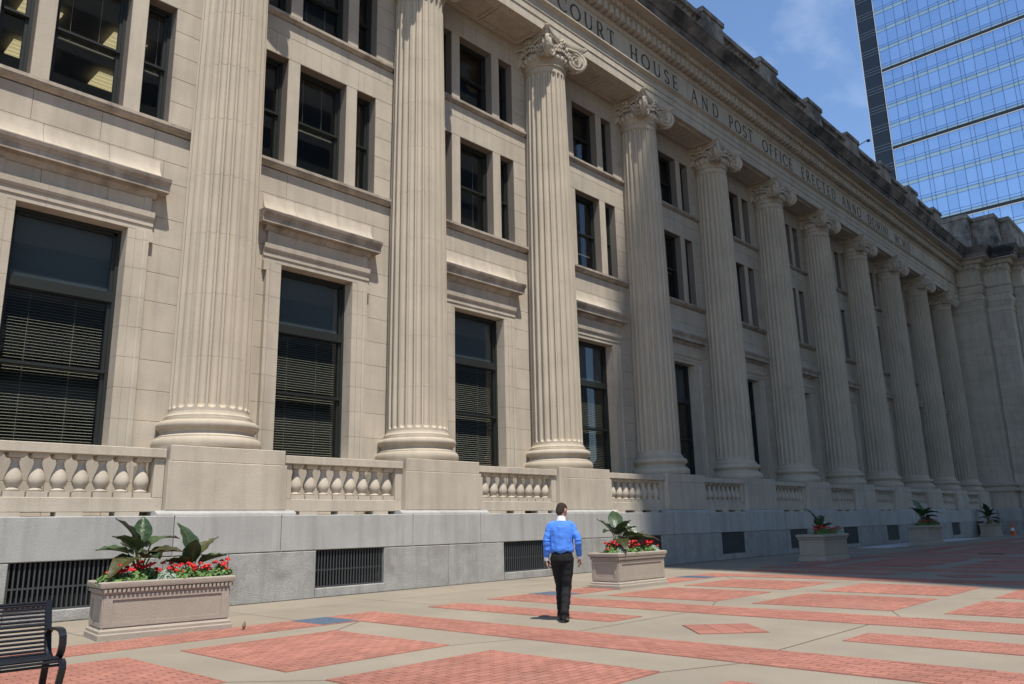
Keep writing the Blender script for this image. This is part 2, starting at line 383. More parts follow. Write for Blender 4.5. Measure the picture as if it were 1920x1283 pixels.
bl.loft([[(-.10,-.10,2.775),(.10,-.10,2.775),(.10,.10,2.775),(-.10,.10,2.775)],[(-.135,-.13,2.81),(.135,-.13,2.81),(.135,.13,2.81),(-.135,.13,2.81)],[(-.135,-.13,2.868),(.135,-.13,2.868),(.135,.13,2.868),(-.135,.13,2.868)]])
bal_me = bl.mesh('baluster', M['carved'])
for k in BAYS:
    r = put('balustrade', rail_me, court, (bc(k)-cx(4), 0, 0)); put('bottom_rail', brail_me, r)
    for u in (-1.545, 1.545): put('end_post', post_me, r, (u,0,0))
    for u in (-1.0, 0, 1.0): put('rail_block', pad_me, r, (u,0,0))
    for i in range(8): put('baluster', bal_me, r, (-1.445+.18+i*.361, 15.85-YW, 0))
# terrace floor behind the balustrade
part(MB().box(XA, XB, 15.9, 17.3, 1.70, 1.762), 'terrace', M['granite'])
# ------------------------------------------------------------------ columns
ZB, ZT = 3.84, 17.30
def shaft():
    n = 24; ss = (.06,.10,.16,.28,.42,.58,.72,.84,.90,.94)
    joints_ = [5.1,6.5,7.9,9.3,10.7,12.1,13.5,14.9,16.2]
    zl = [ZB, ZB+.05, ZB+.10, ZB+.16, ZB+.17, ZB+.185, ZB+.21, ZB+.24]
    for j in joints_: zl += [j-.008, j, j+.008]
    zl += [ZT-.28, ZT-.25, ZT-.22, ZT-.20, ZT-.19, ZT-.12, ZT-.05, ZT]
    zl.sort(); rings = []
    for z in zl:
        t = (z-ZB)/(ZT-ZB); r = .838-.122*(t**1.7)
        if z < ZB+.10: r += .06*(1-(z-ZB)/.10)**2
        if z in joints_: r -= .006
        ring = []
        for i in range(n):
            for s in ss:
                e = 1-((s-.5)/.4)**2
                dz = 0
                if z < ZB+.25: dz = (ZB+.25-z)/.085
                if z > ZT-.28: dz = (z-(ZT-.28))/.085
                d = .085*math.sqrt(max(0, e-dz*dz)) if e > 0 else 0
                a = 2*math.pi*(i+s)/n
                ring.append(((r-d)*math.cos(a), (r-d)*math.sin(a), z))
        rings.append(ring)
    return MB().loft(rings)
shaft_me = shaft().mesh('column', M['column'], False)
base_me = MB().lathe([(1.07,3.131),(1.11,3.16),(1.13,3.22),(1.13,3.28),(1.11,3.34),(1.08,3.37),(1.06,3.37),(1.06,3.40),(.985,3.44),(.965,3.49),(.985,3.53),(1.01,3.54),(1.01,3.56),
                      (1.04,3.57),(1.065,3.61),(1.065,3.66),(1.04,3.71),(1.0,3.735),(.935,3.735),(.935,3.79),(.90,3.80),(.90,3.839)], 56).mesh('column_base', M['column'])
def capital():
    m = MB(); Z = Vector((0,0,1))
    m.lathe([(.72,17.30),(.755,17.305),(.775,17.335),(.755,17.365),(.725,17.37),(.725,17.46),(.75,17.50),(.80,17.56),(.85,17.66),(.84,17.76),(.78,17.80),(.76,18.0),(.76,18.20)], 40)
    for i in range(24):                                   # egg and dart
        a = 2*math.pi*i/24; m.ball((.815*math.cos(a), .815*math.sin(a), 17.645), .075, .075, .12, 8, 6)
        a2 = a+math.pi/24; m.tube([(.77*math.cos(a2), .77*math.sin(a2), 17.53), (.885*math.cos(a2), .885*math.sin(a2), 17.77)], [.012,.026], 5)
    for i in range(40):                                   # bead course over the eggs
        a = 2*math.pi*i/40; m.ball((.83*math.cos(a), .83*math.sin(a), 17.80), .035, .035, .03, 6, 4)
    def outline(o, hr):                                   # abacus with concave sides and cut horns
        pts = []
        for q in range(4):
            a = math.pi/2*q; ca, sa = math.cos(a), math.sin(a)
            for i in range(-8, 9):
                u = i/8; x = o+(hr-o)*abs(u)**2.2; y = u*(hr-.07); pts.append((x*ca-y*sa, x*sa+y*ca))
        return pts
    lv = [(.76,.98,18.16),(.78,1.03,18.18),(.79,1.05,18.255),(.81,1.07,18.26),(.83,1.12,18.31),(.85,1.15,18.36),(.85,1.15,18.40)]
    m.loft([[(x,y,z) for x,y in outline(o,h)] for o,h,z in lv])
    RV = .385
    for q in range(4):                                    # corner volutes, two faces each, turned to the sides
        a = math.pi/4+math.pi/2*q; d = Vector((math.cos(a), math.sin(a), 0)); t = Vector((-d.y, d.x, 0)); c0 = d*1.13+Z*17.83
        for sg in (-1, 1):
            nrm = (t*sg+d*.55).normalized(); e = nrm.cross(Z); e = e if e.dot(d) > 0 else -e
            cc = c0+t*sg*.15
            def at(r, th, off=0): return cc+nrm*off+(e*math.cos(th)+Z*math.sin(th))*r
            m.loft([[at(RV*k, 2*math.pi*j/32, off) for j in range(32)] for off, k in ((-.17,.90),(-.06,.93),(-.02,.95))])
            # raised spiral fillet with a sunk channel
            n = 74; turns = 2.6; ra = []; 
            for j in range(n+1):
                f = j/n; th = math.pi*.5-f*turns*2*math.pi; r = RV*(1-f)**.8*.94+.035; wdt = .050*(1-.75*f)
                ra.append([at(r+wdt*.5, th, -.03), at(r+wdt*.55, th, .030), at(r-wdt*.5, th, .034), at(r-wdt*.55, th, -.03)])
            m.loft(ra)
            m.ball(cc+nrm*.02, .06, .06, .06, 8, 6)
            # the volute's band runs back under the abacus
            bp = [at(RV*.93, math.pi/2, 0), d*.86+t*sg*.36+Z*18.15, d*.66+t*sg*.50+Z*18.12]
            m.tube(bp, [.055,.06,.06], 6)
        # spine between the two faces, with beads
        for j in range(9):
            th = math.pi*.42-j*math.pi*.9/8; p = c0+(d*math.cos(th)+Z*math.sin(th))*(RV+.01); m.ball(p, .045, .045, .05, 6, 4)
        sp = [c0+(d*math.cos(th)+Z*math.sin(th))*(RV-.03) for th in [math.pi*.5-j*math.pi/10 for j in range(11)]]
        m.tube(sp, .075, 8)
    for q in range(4):                                    # flower and foliage at the middle of each side
        a = math.pi/2*q; d = Vector((math.cos(a), math.sin(a), 0)); t = Vector((-d.y, d.x, 0))
        for i in range(7):
            an = 2*math.pi*i/7; m.ball(d*.90+t*.11*math.cos(an)+Z*(18.20+.12*math.sin(an)), .07, .07, .07, 7, 4)
        m.ball(d*.97+Z*18.20, .06, .06, .06, 7, 4)
        for sg in (-1, 1):
            for i in range(5): m.ball(d*(.90-.02*i)+t*sg*(.13+.085*i)+Z*(18.03-.03*i+.05*(i%2)), .06, .06, .075, 6, 4)
            for i in range(4): m.ball(d*(.88-.01*i)+t*sg*(.05+.10*i)+Z*(17.92-.025*i), .055, .055, .08, 6, 4)
    return m
cap_mesh_me = capital().mesh('capital', M['carved'], True, 40)
for k in range(K0, K1+1):
    c = put('column', shaft_me, court, (cx(k)-cx(4), YC-YW, 0))
    put('column_base', base_me, c); put('capital', cap_mesh_me, c); put('pedestal', ped_me, c); put('pedestal_cap', cap_me, c)
# ------------------------------------------------------------------ wall of one bay
def bay_stones(b):
    """list of (x0,x1,y0,y1,z0,z1,chamfer) in world coordinates around bay centre b"""
    o = []; h = S/2
    def st(u0, u1, z0, z1, y0=YW, dp=.36, c=.006, gg=.0035): o.append((b+u0+gg, b+u1-gg, y0, y0+dp, z0+gg, z1-gg, c))
    cz = [1.80+.66*i for i in range(11)]                  # up to 8.40
    for z0, z1 in zip(cz[:-1], cz[1:]):
        for s in (-1, 1): st(*sorted((s*1.50, s*h)), z0, z1)
    for s in (-1, 1): st(*sorted((s*1.46, s*h)), 8.40, 9.28)
    st(-1.08, 0, 1.80, 2.46); st(0, 1.08, 1.80, 2.46); st(-1.08, 1.08, 2.46, 3.06)
    rnd = random.Random(int(b*10))
    def course(z0, z1, cuts):
        c = [-h]+cuts+[h]
        for a, d in zip(c[:-1], c[1:]): st(a, d, z0, z1)
    course(9.28, 9.78, [-1.75,-.75,.55,1.75]); course(9.78, 10.48, [-2.0,-1.0,.35,1.5])
    for z0, z1 in zip((10.70,11.32,11.94,12.56,13.18), (11.32,11.94,12.56,13.18,13.78)):
        for s in (-1, 1): st(*sorted((s*1.77, s*h)), z0, z1)
    for s in (-1, 1): st(*sorted((s*.75, s*1.11)), 10.70, 13.78)
    course(13.78, 14.42, [-1.5,-.1,1.15]); course(14.42, 14.86, [-1.95,-.6,.75,1.9])
    for z0, z1 in zip((15.04,15.66,16.28,16.90), (15.66,16.28,16.90,17.48)):
        for s in (-1, 1): st(*sorted((s*1.77, s*h)), z0, z1)
    for s in (-1, 1): st(*sorted((s*.75, s*1.11)), 15.04, 17.48)
    course(17.48, 18.05, [-1.4,0,1.4]); course(18.05, 18.51, [-1.9,-.7,.7,1.9])
    return o
wall = None; wb = MB(); near_st = []; far_st = MB()
for k in BAYS:
    L = bay_stones(bc(k))
    for (x0,x1,y0,y1,z0,z1,c) in L: wb.box(x0-.006, x1+.006, y0+.022, y1-.02, z0-.006, z1+.006)
    if k in NEAR: near_st += L
    else:
        for q in L: far_st.stone(*q)
far_st.box(cx(K1)+.5, XB+1, YW, YW+.4, 1.8, 18.5)
# strip left of the first column
far_st.box(XA, cx(K0), YW, YW+.4, 1.8, 18.5)
wall = part(wb, 'wall', M['mortar'], smooth=False)
stones(near_st, M['stone'], wall, True, None)
part(far_st, 'wall_stonework', M['stone'], wall, kind='stuff')
# dressed surround, hood, sills (same in each bay: shared meshes around the bay centre, y relative to wall)
sur = MB(); 
for s in (-1, 1):
    pr = [(s*1.08,.45),(s*1.08,-.05),(s*1.24,-.05),(s*1.24,-.075),(s*1.40,-.075),(s*1.40,-.10),(s*1.44,-.12),(s*1.52,-.12),(s*1.52,.05)]
    z = 1.80
    while z < 7.9:
        z1 = min(z+.66, 7.965); sur.zprof(pr, z+.003, z1-.003); z += .66
    sur.box(*sorted((s*1.50, s*1.60)), -.118, .05, 7.72, 7.965)
hp = [(.45,7.97),(-.05,7.97),(-.05,8.10),(-.075,8.10),(-.075,8.24),(-.10,8.24),(-.13,8.30),(-.14,8.42),(.05,8.42)]
for a, d in ((-1.6,-.55),(-.55,.62),(.62,1.6)): sur.xprof(hp, a+.002, d-.002)
sur.xprof([(.4,3.062),(-.03,3.062),(-.06,3.09),(-.06,3.13),(.4,3.16)], -1.078, 1.078)
sur_me = sur.mesh('window_surround', M['carved'], True, 18)
fr = MB()
for a, d in ((-1.50,-.70),(-.70,.60),(.60,1.50)): fr.stone(a+.003, d-.003, -.06, .1, 8.423, 8.75, .005)
for s in (-1, 1): fr.box(*sorted((s*1.36, s*1.52)), -.10, .05, 8.424, 8.752)
fr_me = fr.mesh('hood_frieze', M['carved'])
hd = MB()
hd.xprof([(.05,8.755),(-.07,8.755),(-.10,8.78),(-.17,8.86),(-.17,8.885),(.05,8.885)], -1.60, 1.60)
hd.xprof([(.05,8.887),(-.33,8.887),(-.33,9.02),(-.35,9.03),(-.36,9.06),(-.41,9.11),(-.43,9.17),(-.43,9.19),(.05,9.26)], -1.80, 1.80)
hood_me = hd.mesh('window_hood', M['hood'], True, 18)
ap = MB(); 
for a, d in ((-1.66,-.75),(-.75,.55),(.55,1.66)): ap.xprof([(.02,9.23),(-.26,9.23),(-.16,9.30),(-.08,9.42),(-.035,9.56),(-.012,9.72),(.02,9.74)], a+.003, d-.003)
ap_me = ap.mesh('hood_apron', M['carved'])
s2 = MB()
for a, d in ((-2.3,-1.2),(-1.2,.45),(.45,2.3)): s2.xprof([(.4,10.50),(-.02,10.50),(-.05,10.53),(-.12,10.56),(-.12,10.60),(-.16,10.61),(-.16,10.685),(.4,10.715)], a+.002, d-.002)
s2_me = s2.mesh('string_course', M['hood'], True, 18)
s3 = MB()
for a, d in ((-2.35,-.9),(-.9,.9),(.9,2.35)): s3.xprof([(.4,14.87),(-.02,14.87),(-.05,14.89),(-.10,14.92),(-.13,14.94),(-.13,15.02),(.4,15.05)], a+.002, d-.002)
s3_me = s3.mesh('window_sill', M['hood'], True, 18)
def win_frame(w_, z0, z1, bars, nm):
    m = MB(); t = .075
    for s in (-1, 1): m.box(*sorted((s*w_, s*(w_-t))), .30, .46, z0, z1); m.box(*sorted((s*(w_-t), s*(w_-t-.06))), .34, .42, z0, z1)
    m.box(-w_+t, w_-t, .30, .46, z1-t, z1); m.box(-w_+t, w_-t, .34, .42, z1-t-.06, z1-t); m.box(-w_+t, w_-t, .34, .46, z0, z0+.09)
    for zz, hh in bars: m.box(-w_+t, w_-t, .31, .44, zz-hh/2, zz+hh/2); m.box(-w_+t, w_-t, .28, .32, zz-hh/2+.02, zz+.015)
    return m.mesh(nm, M['frame'], False)
def pane(w_, z0, z1, y=.385): return MB().box(-w_+.1, w_-.1, y, y+.006, z0, z1).mesh('pane', M['glass'], False)
def blind(w_, z0, z1, y=.52):
    m = MB(); z = z1
    while z > z0:
        m.add([(-w_+.13,y-.012,z),(w_-.13,y-.012,z),(w_-.13,y+.014,z+.016),(-w_+.13,y+.014,z+.016)], [(0,1,2,3)]); z -= .062
    m.box(-w_+.13, w_-.13, y-.02, y+.03, z0-.03, z0)
    for x in (-.45*w_, .35*w_): m.box(x-.004, x+.004, y-.016, y-.013, z0, z1)
    return m.mesh('blind', M['blind'], False)
G1 = dict(f=win_frame(1.08, 3.1, 7.968, ((6.42,.24),(4.78,.09)), 'tall_window'), sh=MB().box(-.98,.98,.50,.505,6.5,7.9).mesh('transom_shade', M['shade'], False), p=[pane(1.08,6.54,7.86), pane(1.08,4.82,6.30), pane(1.08,3.18,4.74)])
C2 = dict(f=win_frame(.75, 10.71, 13.778, ((12.22,.09),), 'sash_window'), p=[pane(.75,12.26,13.66), pane(.75,10.79,12.18)])
N2 = dict(f=win_frame(.33, 10.71, 13.778, ((12.22,.09),), 'side_light_window'), p=[pane(.33,12.26,13.66), pane(.33,10.79,12.18)])
C3 = dict(f=win_frame(.75, 15.045, 17.478, ((16.22,.09),), 'sash_window'), p=[pane(.75,16.26,17.36), pane(.75,15.12,16.18)])
N3 = dict(f=win_frame(.33, 15.045, 17.478, ((16.22,.09),), 'side_light_window'), p=[pane(.33,16.26,17.36), pane(.33,15.12,16.18)])
tall_bl = [blind(1.08, 3.22, 6.28)]
bl2 = {q: blind(.75, 10.8+q, 13.7) for q in (0, .7, 1.35)}; bl2n = {q: blind(.33, 10.8+q, 13.7) for q in (0, 1.35)}
bl3 = {q: blind(.75, 15.15+q, 17.4) for q in (0, 1.2)}
def put_win(d, name, x, bl=None):
    o = put(name, d['f'], court, (x-cx(4), 0, 0))
    for p in d['p']: put('pane', p, o)
    if bl: put('blind', bl, o)
    if 'sh' in d: put('transom_shade', d['sh'], o)
rw = random.Random(3)
for k in BAYS:
    b = bc(k); bx = b-cx(4)
    so_ = put('window_surround', sur_me, court, (bx,0,0)); put('hood_frieze', fr_me, so_); put('window_hood', hood_me, so_); put('hood_apron', ap_me, so_)
    put('string_course', s2_me, court, (bx,0,0)); put('window_sill', s3_me, court, (bx,0,0))
    put_win(G1, 'tall_window', b, tall_bl[0])
    put_win(C2, 'sash_window', b, {-1: bl2[1.35], 0: bl2[1.35], 1: bl2[0], 2: bl2[.7]}.get(k, bl2[rw.choice((0,.7,1.35))]))
    put_win(C3, 'sash_window', b, {0: bl3[0], 1: None}.get(k, rw.choice((None, bl3[1.2]))))
    for s in (-1, 1):
        put_win(N2, 'side_light_window', b+s*1.44, bl2n[0] if k == 0 and s > 0 else rw.choice((None, bl2n[1.35])))
        put_win(N3, 'side_light_window', b+s*1.44)
# rooms behind the windows
rm = MB()
for z0, z1 in ((2.7,9.6),(10.2,14.1),(14.6,18.2)):
    rm.add([(XA,17.75,z0),(XB,17.75,z0),(XB,25,z0),(XA,25,z0),(XA,17.75,z1),(XB,17.75,z1),(XB,25,z1),(XA,25,z1)], [(0,1,2,3),(4,5,6,7),(2,3,7,6),(1,2,6,5),(0,3,7,4)])
part(rm, 'room_interior', M['room'], smooth=False)
lm = MB().box(-.42,.42,-.42,.42,-.03,0)
for i in range(4): lm.box(-.43,.43,-.3+i*.2-.012,-.3+i*.2+.012,-.045,-.03)
lm_me = lm.mesh('ceiling_light', M['lamp'], False)
for x, y, z in ((4.6,20.1,13.98),(6.6,20.0,13.98),(4.9,22.1,13.98),(7.0,22.15,13.98),(10.5,20.5,9.4),(16.5,21,13.95)): put('ceiling_light', lm_me, court, (x-cx(4), y-YW, z))
# ------------------------------------------------------------------ entablature
ent = MB()
AX = XB+.02
archi = [(17.3,18.40),(YE,18.40),(YE,18.76),(YE-.03,18.765),(YE-.03,19.03),(YE-.06,19.035),(YE-.06,19.30),(YE-.09,19.31),(YE-.15,19.38),(YE-.20,19.40),(YE-.20,19.46),(YE,19.50),(17.3,19.50)]
for k in range(K0, K1+1):
    x0 = XA if k == K0 else cx(k)+.003; x1 = cx(k+1)-.003 if k < K1 else AX
    if k == K0: ent.xprof(archi, XA, cx(K0)-.003)
    ent.xprof(archi, x0 if k != K0 else cx(K0)+.003, x1)
arch = part(ent, 'entablature', M['carved'])
fz = MB(); xs = XA
while xs < AX-.1:
    x1 = min(xs+1.48, AX); fz.stone(xs+.003, x1-.003, YE+.005, 17.3, 19.503, 20.56, .005); xs = x1
part(fz, 'frieze', M['carved'], arch)
bm_ = MB(); bm_.xprof([(17.3,20.562),(YE-.02,20.562),(YE-.05,20.62),(YE-.11,20.67),(YE-.11,20.70),(17.3,20.70)], XA, AX)
bm_.box(XA, AX, YE-.07, 17.3, 20.702, 21.10)
bm_.xprof([(17.3,21.102),(YE-.36,21.102),(YE-.36,21.14),(YE-.40,21.16),(YE-.47,21.30),(YE-.50,21.40),(17.3,21.40)], XA, AX)
part(bm_, 'bed_moulding', M['carved'], arch)
den = MB().stone(-.09,.09,-.34,0,0,.365,.006).mesh('dentil', M['carved'])
i = 0; x = 10.0
while x < AX-.1:
    put('dentil', den, arch, (x-cx(4), YE-.072-YW, 20.735)); x += .37
eg = MB(); x = 10
while x < AX-.1:
    eg.ball((x, YE-.47, 21.27), .105, .085, .125, 8, 5); eg.box(x+.135, x+.165, YE-.56, YE-.42, 21.17, 21.39); x += .30
part(eg, 'egg_and_dart', M['carved'], arch, kind='stuff')
cor = MB(); xs = XA
while xs < AX-.1:
    x1 = min(xs+1.97, AX)
    cor.xprof([(17.3,21.405),(YE-.50,21.405),(YE-.52,21.43),(14.99,21.43),(14.96,21.40),(14.94,21.40),(14.94,21.46),(17.3,21.46)], xs+.004, x1-.004); xs = x1
part(cor, 'corona_soffit', M['carved'], arch)
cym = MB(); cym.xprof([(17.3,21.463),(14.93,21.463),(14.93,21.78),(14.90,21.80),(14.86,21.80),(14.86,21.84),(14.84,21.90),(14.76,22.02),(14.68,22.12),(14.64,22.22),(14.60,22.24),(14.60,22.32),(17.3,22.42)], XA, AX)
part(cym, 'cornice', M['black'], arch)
# coffered soffit panels between the columns: raised frames under the architrave
for k in BAYS:
    b = bc(k)
    for a, d in ((-1.95,-.02),(.02,1.95)):
        x0, x1, y0, y1 = b+a, b+d, 16.12, 17.12; cf = MB()
        cf.box(x0, x1, y0, y0+.12, 18.34, 18.403); cf.box(x0, x1, y1-.12, y1, 18.34, 18.403); cf.box(x0, x0+.12, y0+.12, y1-.12, 18.34, 18.403); cf.box(x1-.12, x1, y0+.12, y1-.12, 18.34, 18.403)
        part(cf, 'soffit_frame', M['carved'], arch, smooth=False)
# inscription
def letter(ch):
    """strokes on a 1-high cell, returns (polys, width)"""
    P = []; T, t = .145, .085
    def ln(x0, y0, x1, y1, wd):
        d = Vector((x1-x0, y1-y0)); n = Vector((-d.y, d.x)).normalized()*wd/2
        P.append([(x0-n.x,y0-n.y),(x1-n.x,y1-n.y),(x1+n.x,y1+n.y),(x0+n.x,y0+n.y)])
    def sf(x, y, wd=.26): ln(x-wd/2, y, x+wd/2, y, .045)
    def arc(cx_, cy_, rx, ry, a0, a1, n=18):
        for i in range(n):
            a, b = R_(a0+(a1-a0)*i/n), R_(a0+(a1-a0)*(i+1)/n)
            def wd(q): return t+(T-t)*abs(math.cos(q))
            wa, wb_ = wd(a)/2, wd(b)/2
            P.append([(cx_+(rx-wa)*math.cos(a),cy_+(ry-wa)*math.sin(a)),(cx_+(rx+wa)*math.cos(a),cy_+(ry+wa)*math.sin(a)),(cx_+(rx+wb_)*math.cos(b),cy_+(ry+wb_)*math.sin(b)),(cx_+(rx-wb_)*math.cos(b),cy_+(ry-wb_)*math.sin(b))])
    W = .8
    if ch == 'I': ln(.15,0,.15,1,T); sf(.15,.02); sf(.15,.98); W = .30
    elif ch == 'O': arc(.46,.5,.41,.46,0,360,28); W = .92
    elif ch == 'C': arc(.46,.5,.41,.46,48,312,24); ln(.73,.66,.75,.92,.05); ln(.73,.10,.76,.24,.04); W = .80
    elif ch == 'U': ln(.16,.36,.16,1,T); ln(.70,.36,.70,1,t); arc(.43,.37,.27,.33,180,360); sf(.16,.98); sf(.70,.98); W = .86
    elif ch in 'PR':
        ln(.15,0,.15,1,T); sf(.15,.02); ln(.15,.97,.36,.97,t); ln(.15,.47,.36,.47,t); arc(.36,.72,.20,.25,-90,90,12); W = .62
        if ch == 'R': ln(.34,.47,.66,.02,T); sf(.68,.02,.16); W = .76
    elif ch == 'T': ln(.36,0,.36,1,T); ln(.04,.97,.68,.97,t); sf(.36,.02); ln(.05,.84,.05,.98,.05); ln(.67,.84,.67,.98,.05); W = .72
    elif ch == 'H': ln(.15,0,.15,1,T); ln(.68,0,.68,1,T); ln(.15,.5,.68,.5,t); [sf(a,b) for a in (.15,.68) for b in (.02,.98)]; W = .83
    elif ch == 'S': arc(.30,.74,.20,.22,20,270,14); arc(.30,.27,.22,.24,90,-160,14); ln(.49,.78,.51,.95,.05); ln(.09,.05,.10,.24,.05); W = .58
    elif ch in 'EF':
        ln(.15,0,.15,1,T); ln(.15,.97,.54,.97,t); ln(.15,.51,.46,.51,t); sf(.15,.02); ln(.53,.84,.53,.98,.05); ln(.46,.42,.46,.60,.05); W = .60
        if ch == 'E': ln(.15,.03,.56,.03,t); ln(.56,.02,.57,.18,.05)
    elif ch == 'A': ln(.06,0,.40,1,t); ln(.40,1,.76,0,T); ln(.19,.36,.62,.36,t); sf(.06,.02,.2); sf(.76,.02,.2); W = .82
    elif ch == 'N': ln(.13,0,.13,1,t); ln(.13,.98,.72,.02,T); ln(.72,0,.72,1,t); sf(.13,.02); sf(.10,.98,.2); sf(.72,.98); W = .86
    elif ch == 'D': ln(.15,0,.15,1,T); ln(.15,.97,.36,.97,t); ln(.15,.03,.36,.03,t); arc(.36,.5,.40,.47,-90,90,16); W = .84
    elif ch == 'M': ln(.13,0,.20,1,t); ln(.20,1,.50,.06,T); ln(.50,.06,.80,1,t); ln(.80,1,.88,0,T); sf(.13,.02,.2); sf(.88,.02,.22); W = 1.0
    return P, W
lcache = {}
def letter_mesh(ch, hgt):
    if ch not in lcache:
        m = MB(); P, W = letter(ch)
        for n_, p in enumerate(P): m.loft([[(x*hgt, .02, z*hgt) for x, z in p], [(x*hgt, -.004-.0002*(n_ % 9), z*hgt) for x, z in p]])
        lcache[ch] = (m.mesh('letter', M['shadow_dirt'], False), W)
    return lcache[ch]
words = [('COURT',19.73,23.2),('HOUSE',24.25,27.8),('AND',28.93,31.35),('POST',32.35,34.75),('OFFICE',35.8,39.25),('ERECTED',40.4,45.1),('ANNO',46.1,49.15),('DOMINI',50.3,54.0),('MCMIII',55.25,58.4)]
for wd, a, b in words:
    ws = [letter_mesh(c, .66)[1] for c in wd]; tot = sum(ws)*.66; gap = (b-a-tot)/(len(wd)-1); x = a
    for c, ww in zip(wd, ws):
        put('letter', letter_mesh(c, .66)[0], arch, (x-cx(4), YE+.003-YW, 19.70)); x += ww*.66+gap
wr = MB(); wr.lathe([(.20,0),(.24,.04),(.30,.05),(.36,.03),(.38,0)], 24); wr_me = wr.mesh('wreath', M['carved'])
for k in (9, 10):
    o = put('wreath', wr_me, arch, (cx(k)-cx(4), YE+.006-YW, 20.02)); o.rotation_euler = (math.pi/2,0,0)
# ------------------------------------------------------------------ roof parapet
YP = 15.9
rb = MB(); rb.box(XA, AX, YP+.05, 17.2, 22.40, 23.35)
par = part(rb, 'roof_parapet', M['weathered'], smooth=False)
rp_me = MB().stone(-.95,.95,YP-YC,YP+.8-YC,22.40,25.10,.015).stone(-1.02,1.02,YP-.07-YC,YP+.87-YC,25.10,25.36,.02).add([(-1.0,YP-.05-YC,25.36),(1.0,YP-.05-YC,25.36),(1.0,YP+.85-YC,25.36),(-1.0,YP+.85-YC,25.36)],[(0,1,2,3)]).mesh('roof_pedestal', M['weathered'])
rr_me = MB().box(-2.0,2.0,YP+.08-YW,YP+.62-YW,24.80,25.05).mesh('roof_rail', M['weathered'], False)
rbl = MB().lathe([(.12,23.35),(.12,23.45),(.09,23.5),(.12,23.62),(.17,23.8),(.17,23.95),(.12,24.2),(.08,24.45),(.08,24.6),(.12,24.66),(.13,24.80)], 10); rbl_me = rbl.mesh('roof_baluster', M['weathered'])
for k in range(K0, K1+1): put('roof_pedestal', rp_me, par, (cx(k)-cx(4), YC-YW, 0))
for k in BAYS:
    put('roof_rail', rr_me, par, (bc(k)-cx(4), 0, 0))
    for i in range(9): put('roof_baluster', rbl_me, par, (bc(k)-1.72+i*.43-cx(4), YP+.35-YW, 0))
part(MB().box(XA, AX+20, 17.2, 40, 22.3, 22.6), 'roof', M['weathered'], smooth=False)
part(MB().box(XA, AX+20, 25.1, 40, 0, 22.3), 'rear_block', M['mortar'], smooth=False)
# ------------------------------------------------------------------ end pavilion: three set-backs facing the colonnade
pav = MB(); steps = [(70.0,14.40,17.9),(71.5,12.75,14.40),(73.2,12.05,12.75)]
XE = 96
for xp, y0, y1 in steps: pav.box(xp+.03, XE, y0+.03, y1+.2, 0, 22.3)
pv = part(pav, 'end_pavilion', M['mortar'], smooth=False)
def around(prof, mat, name, z=None, off=0):
    """run an (out, z) profile round the stepped corner; out is measured from each wall plane"""
    pts = [(70.0,17.9)]
    for i, (xp, y0, y1) in enumerate(steps):
        pts += [(xp, y0)] + ([(steps[i+1][0], y0)] if i < 2 else [(XE, y0)])
    m = MB(); rings = []
    # direction of the offset at each corner: walls face -x and -y in turn
    for j, (x, y) in enumerate(pts):
        ring = []
        for o_, z_ in prof:
            if j == 0: ring.append((x-o_, y, z_))
            elif j == len(pts)-1: ring.append((x, y-o_, z_))
            else: ring.append((x-o_, y-o_, z_))
        rings.append(ring)
    m.loft(rings); return part(m, name, mat, pv)
far_pv = MB(); z = 4.5; r = 0
while z < 18.4:
    z1 = min(z+.66, 18.45)
    for xp, y0, y1 in steps:
        n = 2 if r % 2 else 3; y = y0; L = y1-y0
        for q in range(n):
            a = y0+L*q/n+(.12 if q and r % 2 else 0); b2 = y0+L*(q+1)/n+(.12 if q < n-1 and r % 2 else 0)
            far_pv.add([(xp,a+.006,z+.006),(xp,b2-.006,z+.006),(xp,b2-.006,z1-.006),(xp,a+.006,z1-.006),(xp+.04,a+.006,z+.006),(xp+.04,b2-.006,z+.006),(xp+.04,b2-.006,z1-.006),(xp+.04,a+.006,z1-.006)],
                       [(0,1,2,3),(0,1,5,4),(1,2,6,5),(2,3,7,6),(3,0,4,7)])
        x_next = steps[steps.index((xp,y0,y1))+1][0] if xp < 73 else XE
        far_pv.box(xp+.045, x_next-.0, y0, y0+.04, z+.006, z1-.006)
    z = z1; r += 1
part(far_pv, 'pavilion_stonework', M['stone'], pv, kind='stuff')
around([(-.2,0),(.40,0),(.40,1.0),(-.2,1.0)], M['granite_rough'], 'pavilion_base'); around([(-.2,1.005),(.385,1.005),(.385,1.78),(.28,1.87),(-.2,1.87)], M['granite'], 'pavilion_plinth')
around([(-.2,1.875),(.24,1.875),(.24,2.82),(.20,2.82),(.20,3.13),(-.2,3.13)], M['carved'], 'pavilion_pedestal')
around([(-.2,3.135),(.33,3.135),(.36,3.2),(.36,3.3),(.33,3.37),(.22,3.39),(.15,3.47),(.2,3.56),(.26,3.6),(.26,3.7),(.18,3.74),(.06,3.78),(.01,4.0),(.005,4.5),(-.2,4.5)], M['carved'], 'pavilion_base_moulding')
around([(-.2,17.3),(.03,17.3),(.05,17.33),(.03,17.37),(.02,17.72),(.06,17.78),(.06,17.84),(.12,17.98),(.14,18.08),(.14,18.12),(.19,18.16),(.19,18.40),(-.2,18.40)], M['carved'], 'pavilion_capital')
around([(-.2,18.405),(.07,18.405),(.07,18.72),(.10,18.72),(.10,18.77),(.13,18.77),(.13,19.03),(.16,19.03),(.16,19.30),(.28,19.40),(.28,19.46),(.1,19.5),(.1,20.56),(.2,20.68),(.22,21.1),(.45,21.12),(.55,21.40),(.95,21.41),(.95,21.46),(-.2,21.46)], M['carved'], 'pavilion_entablature')
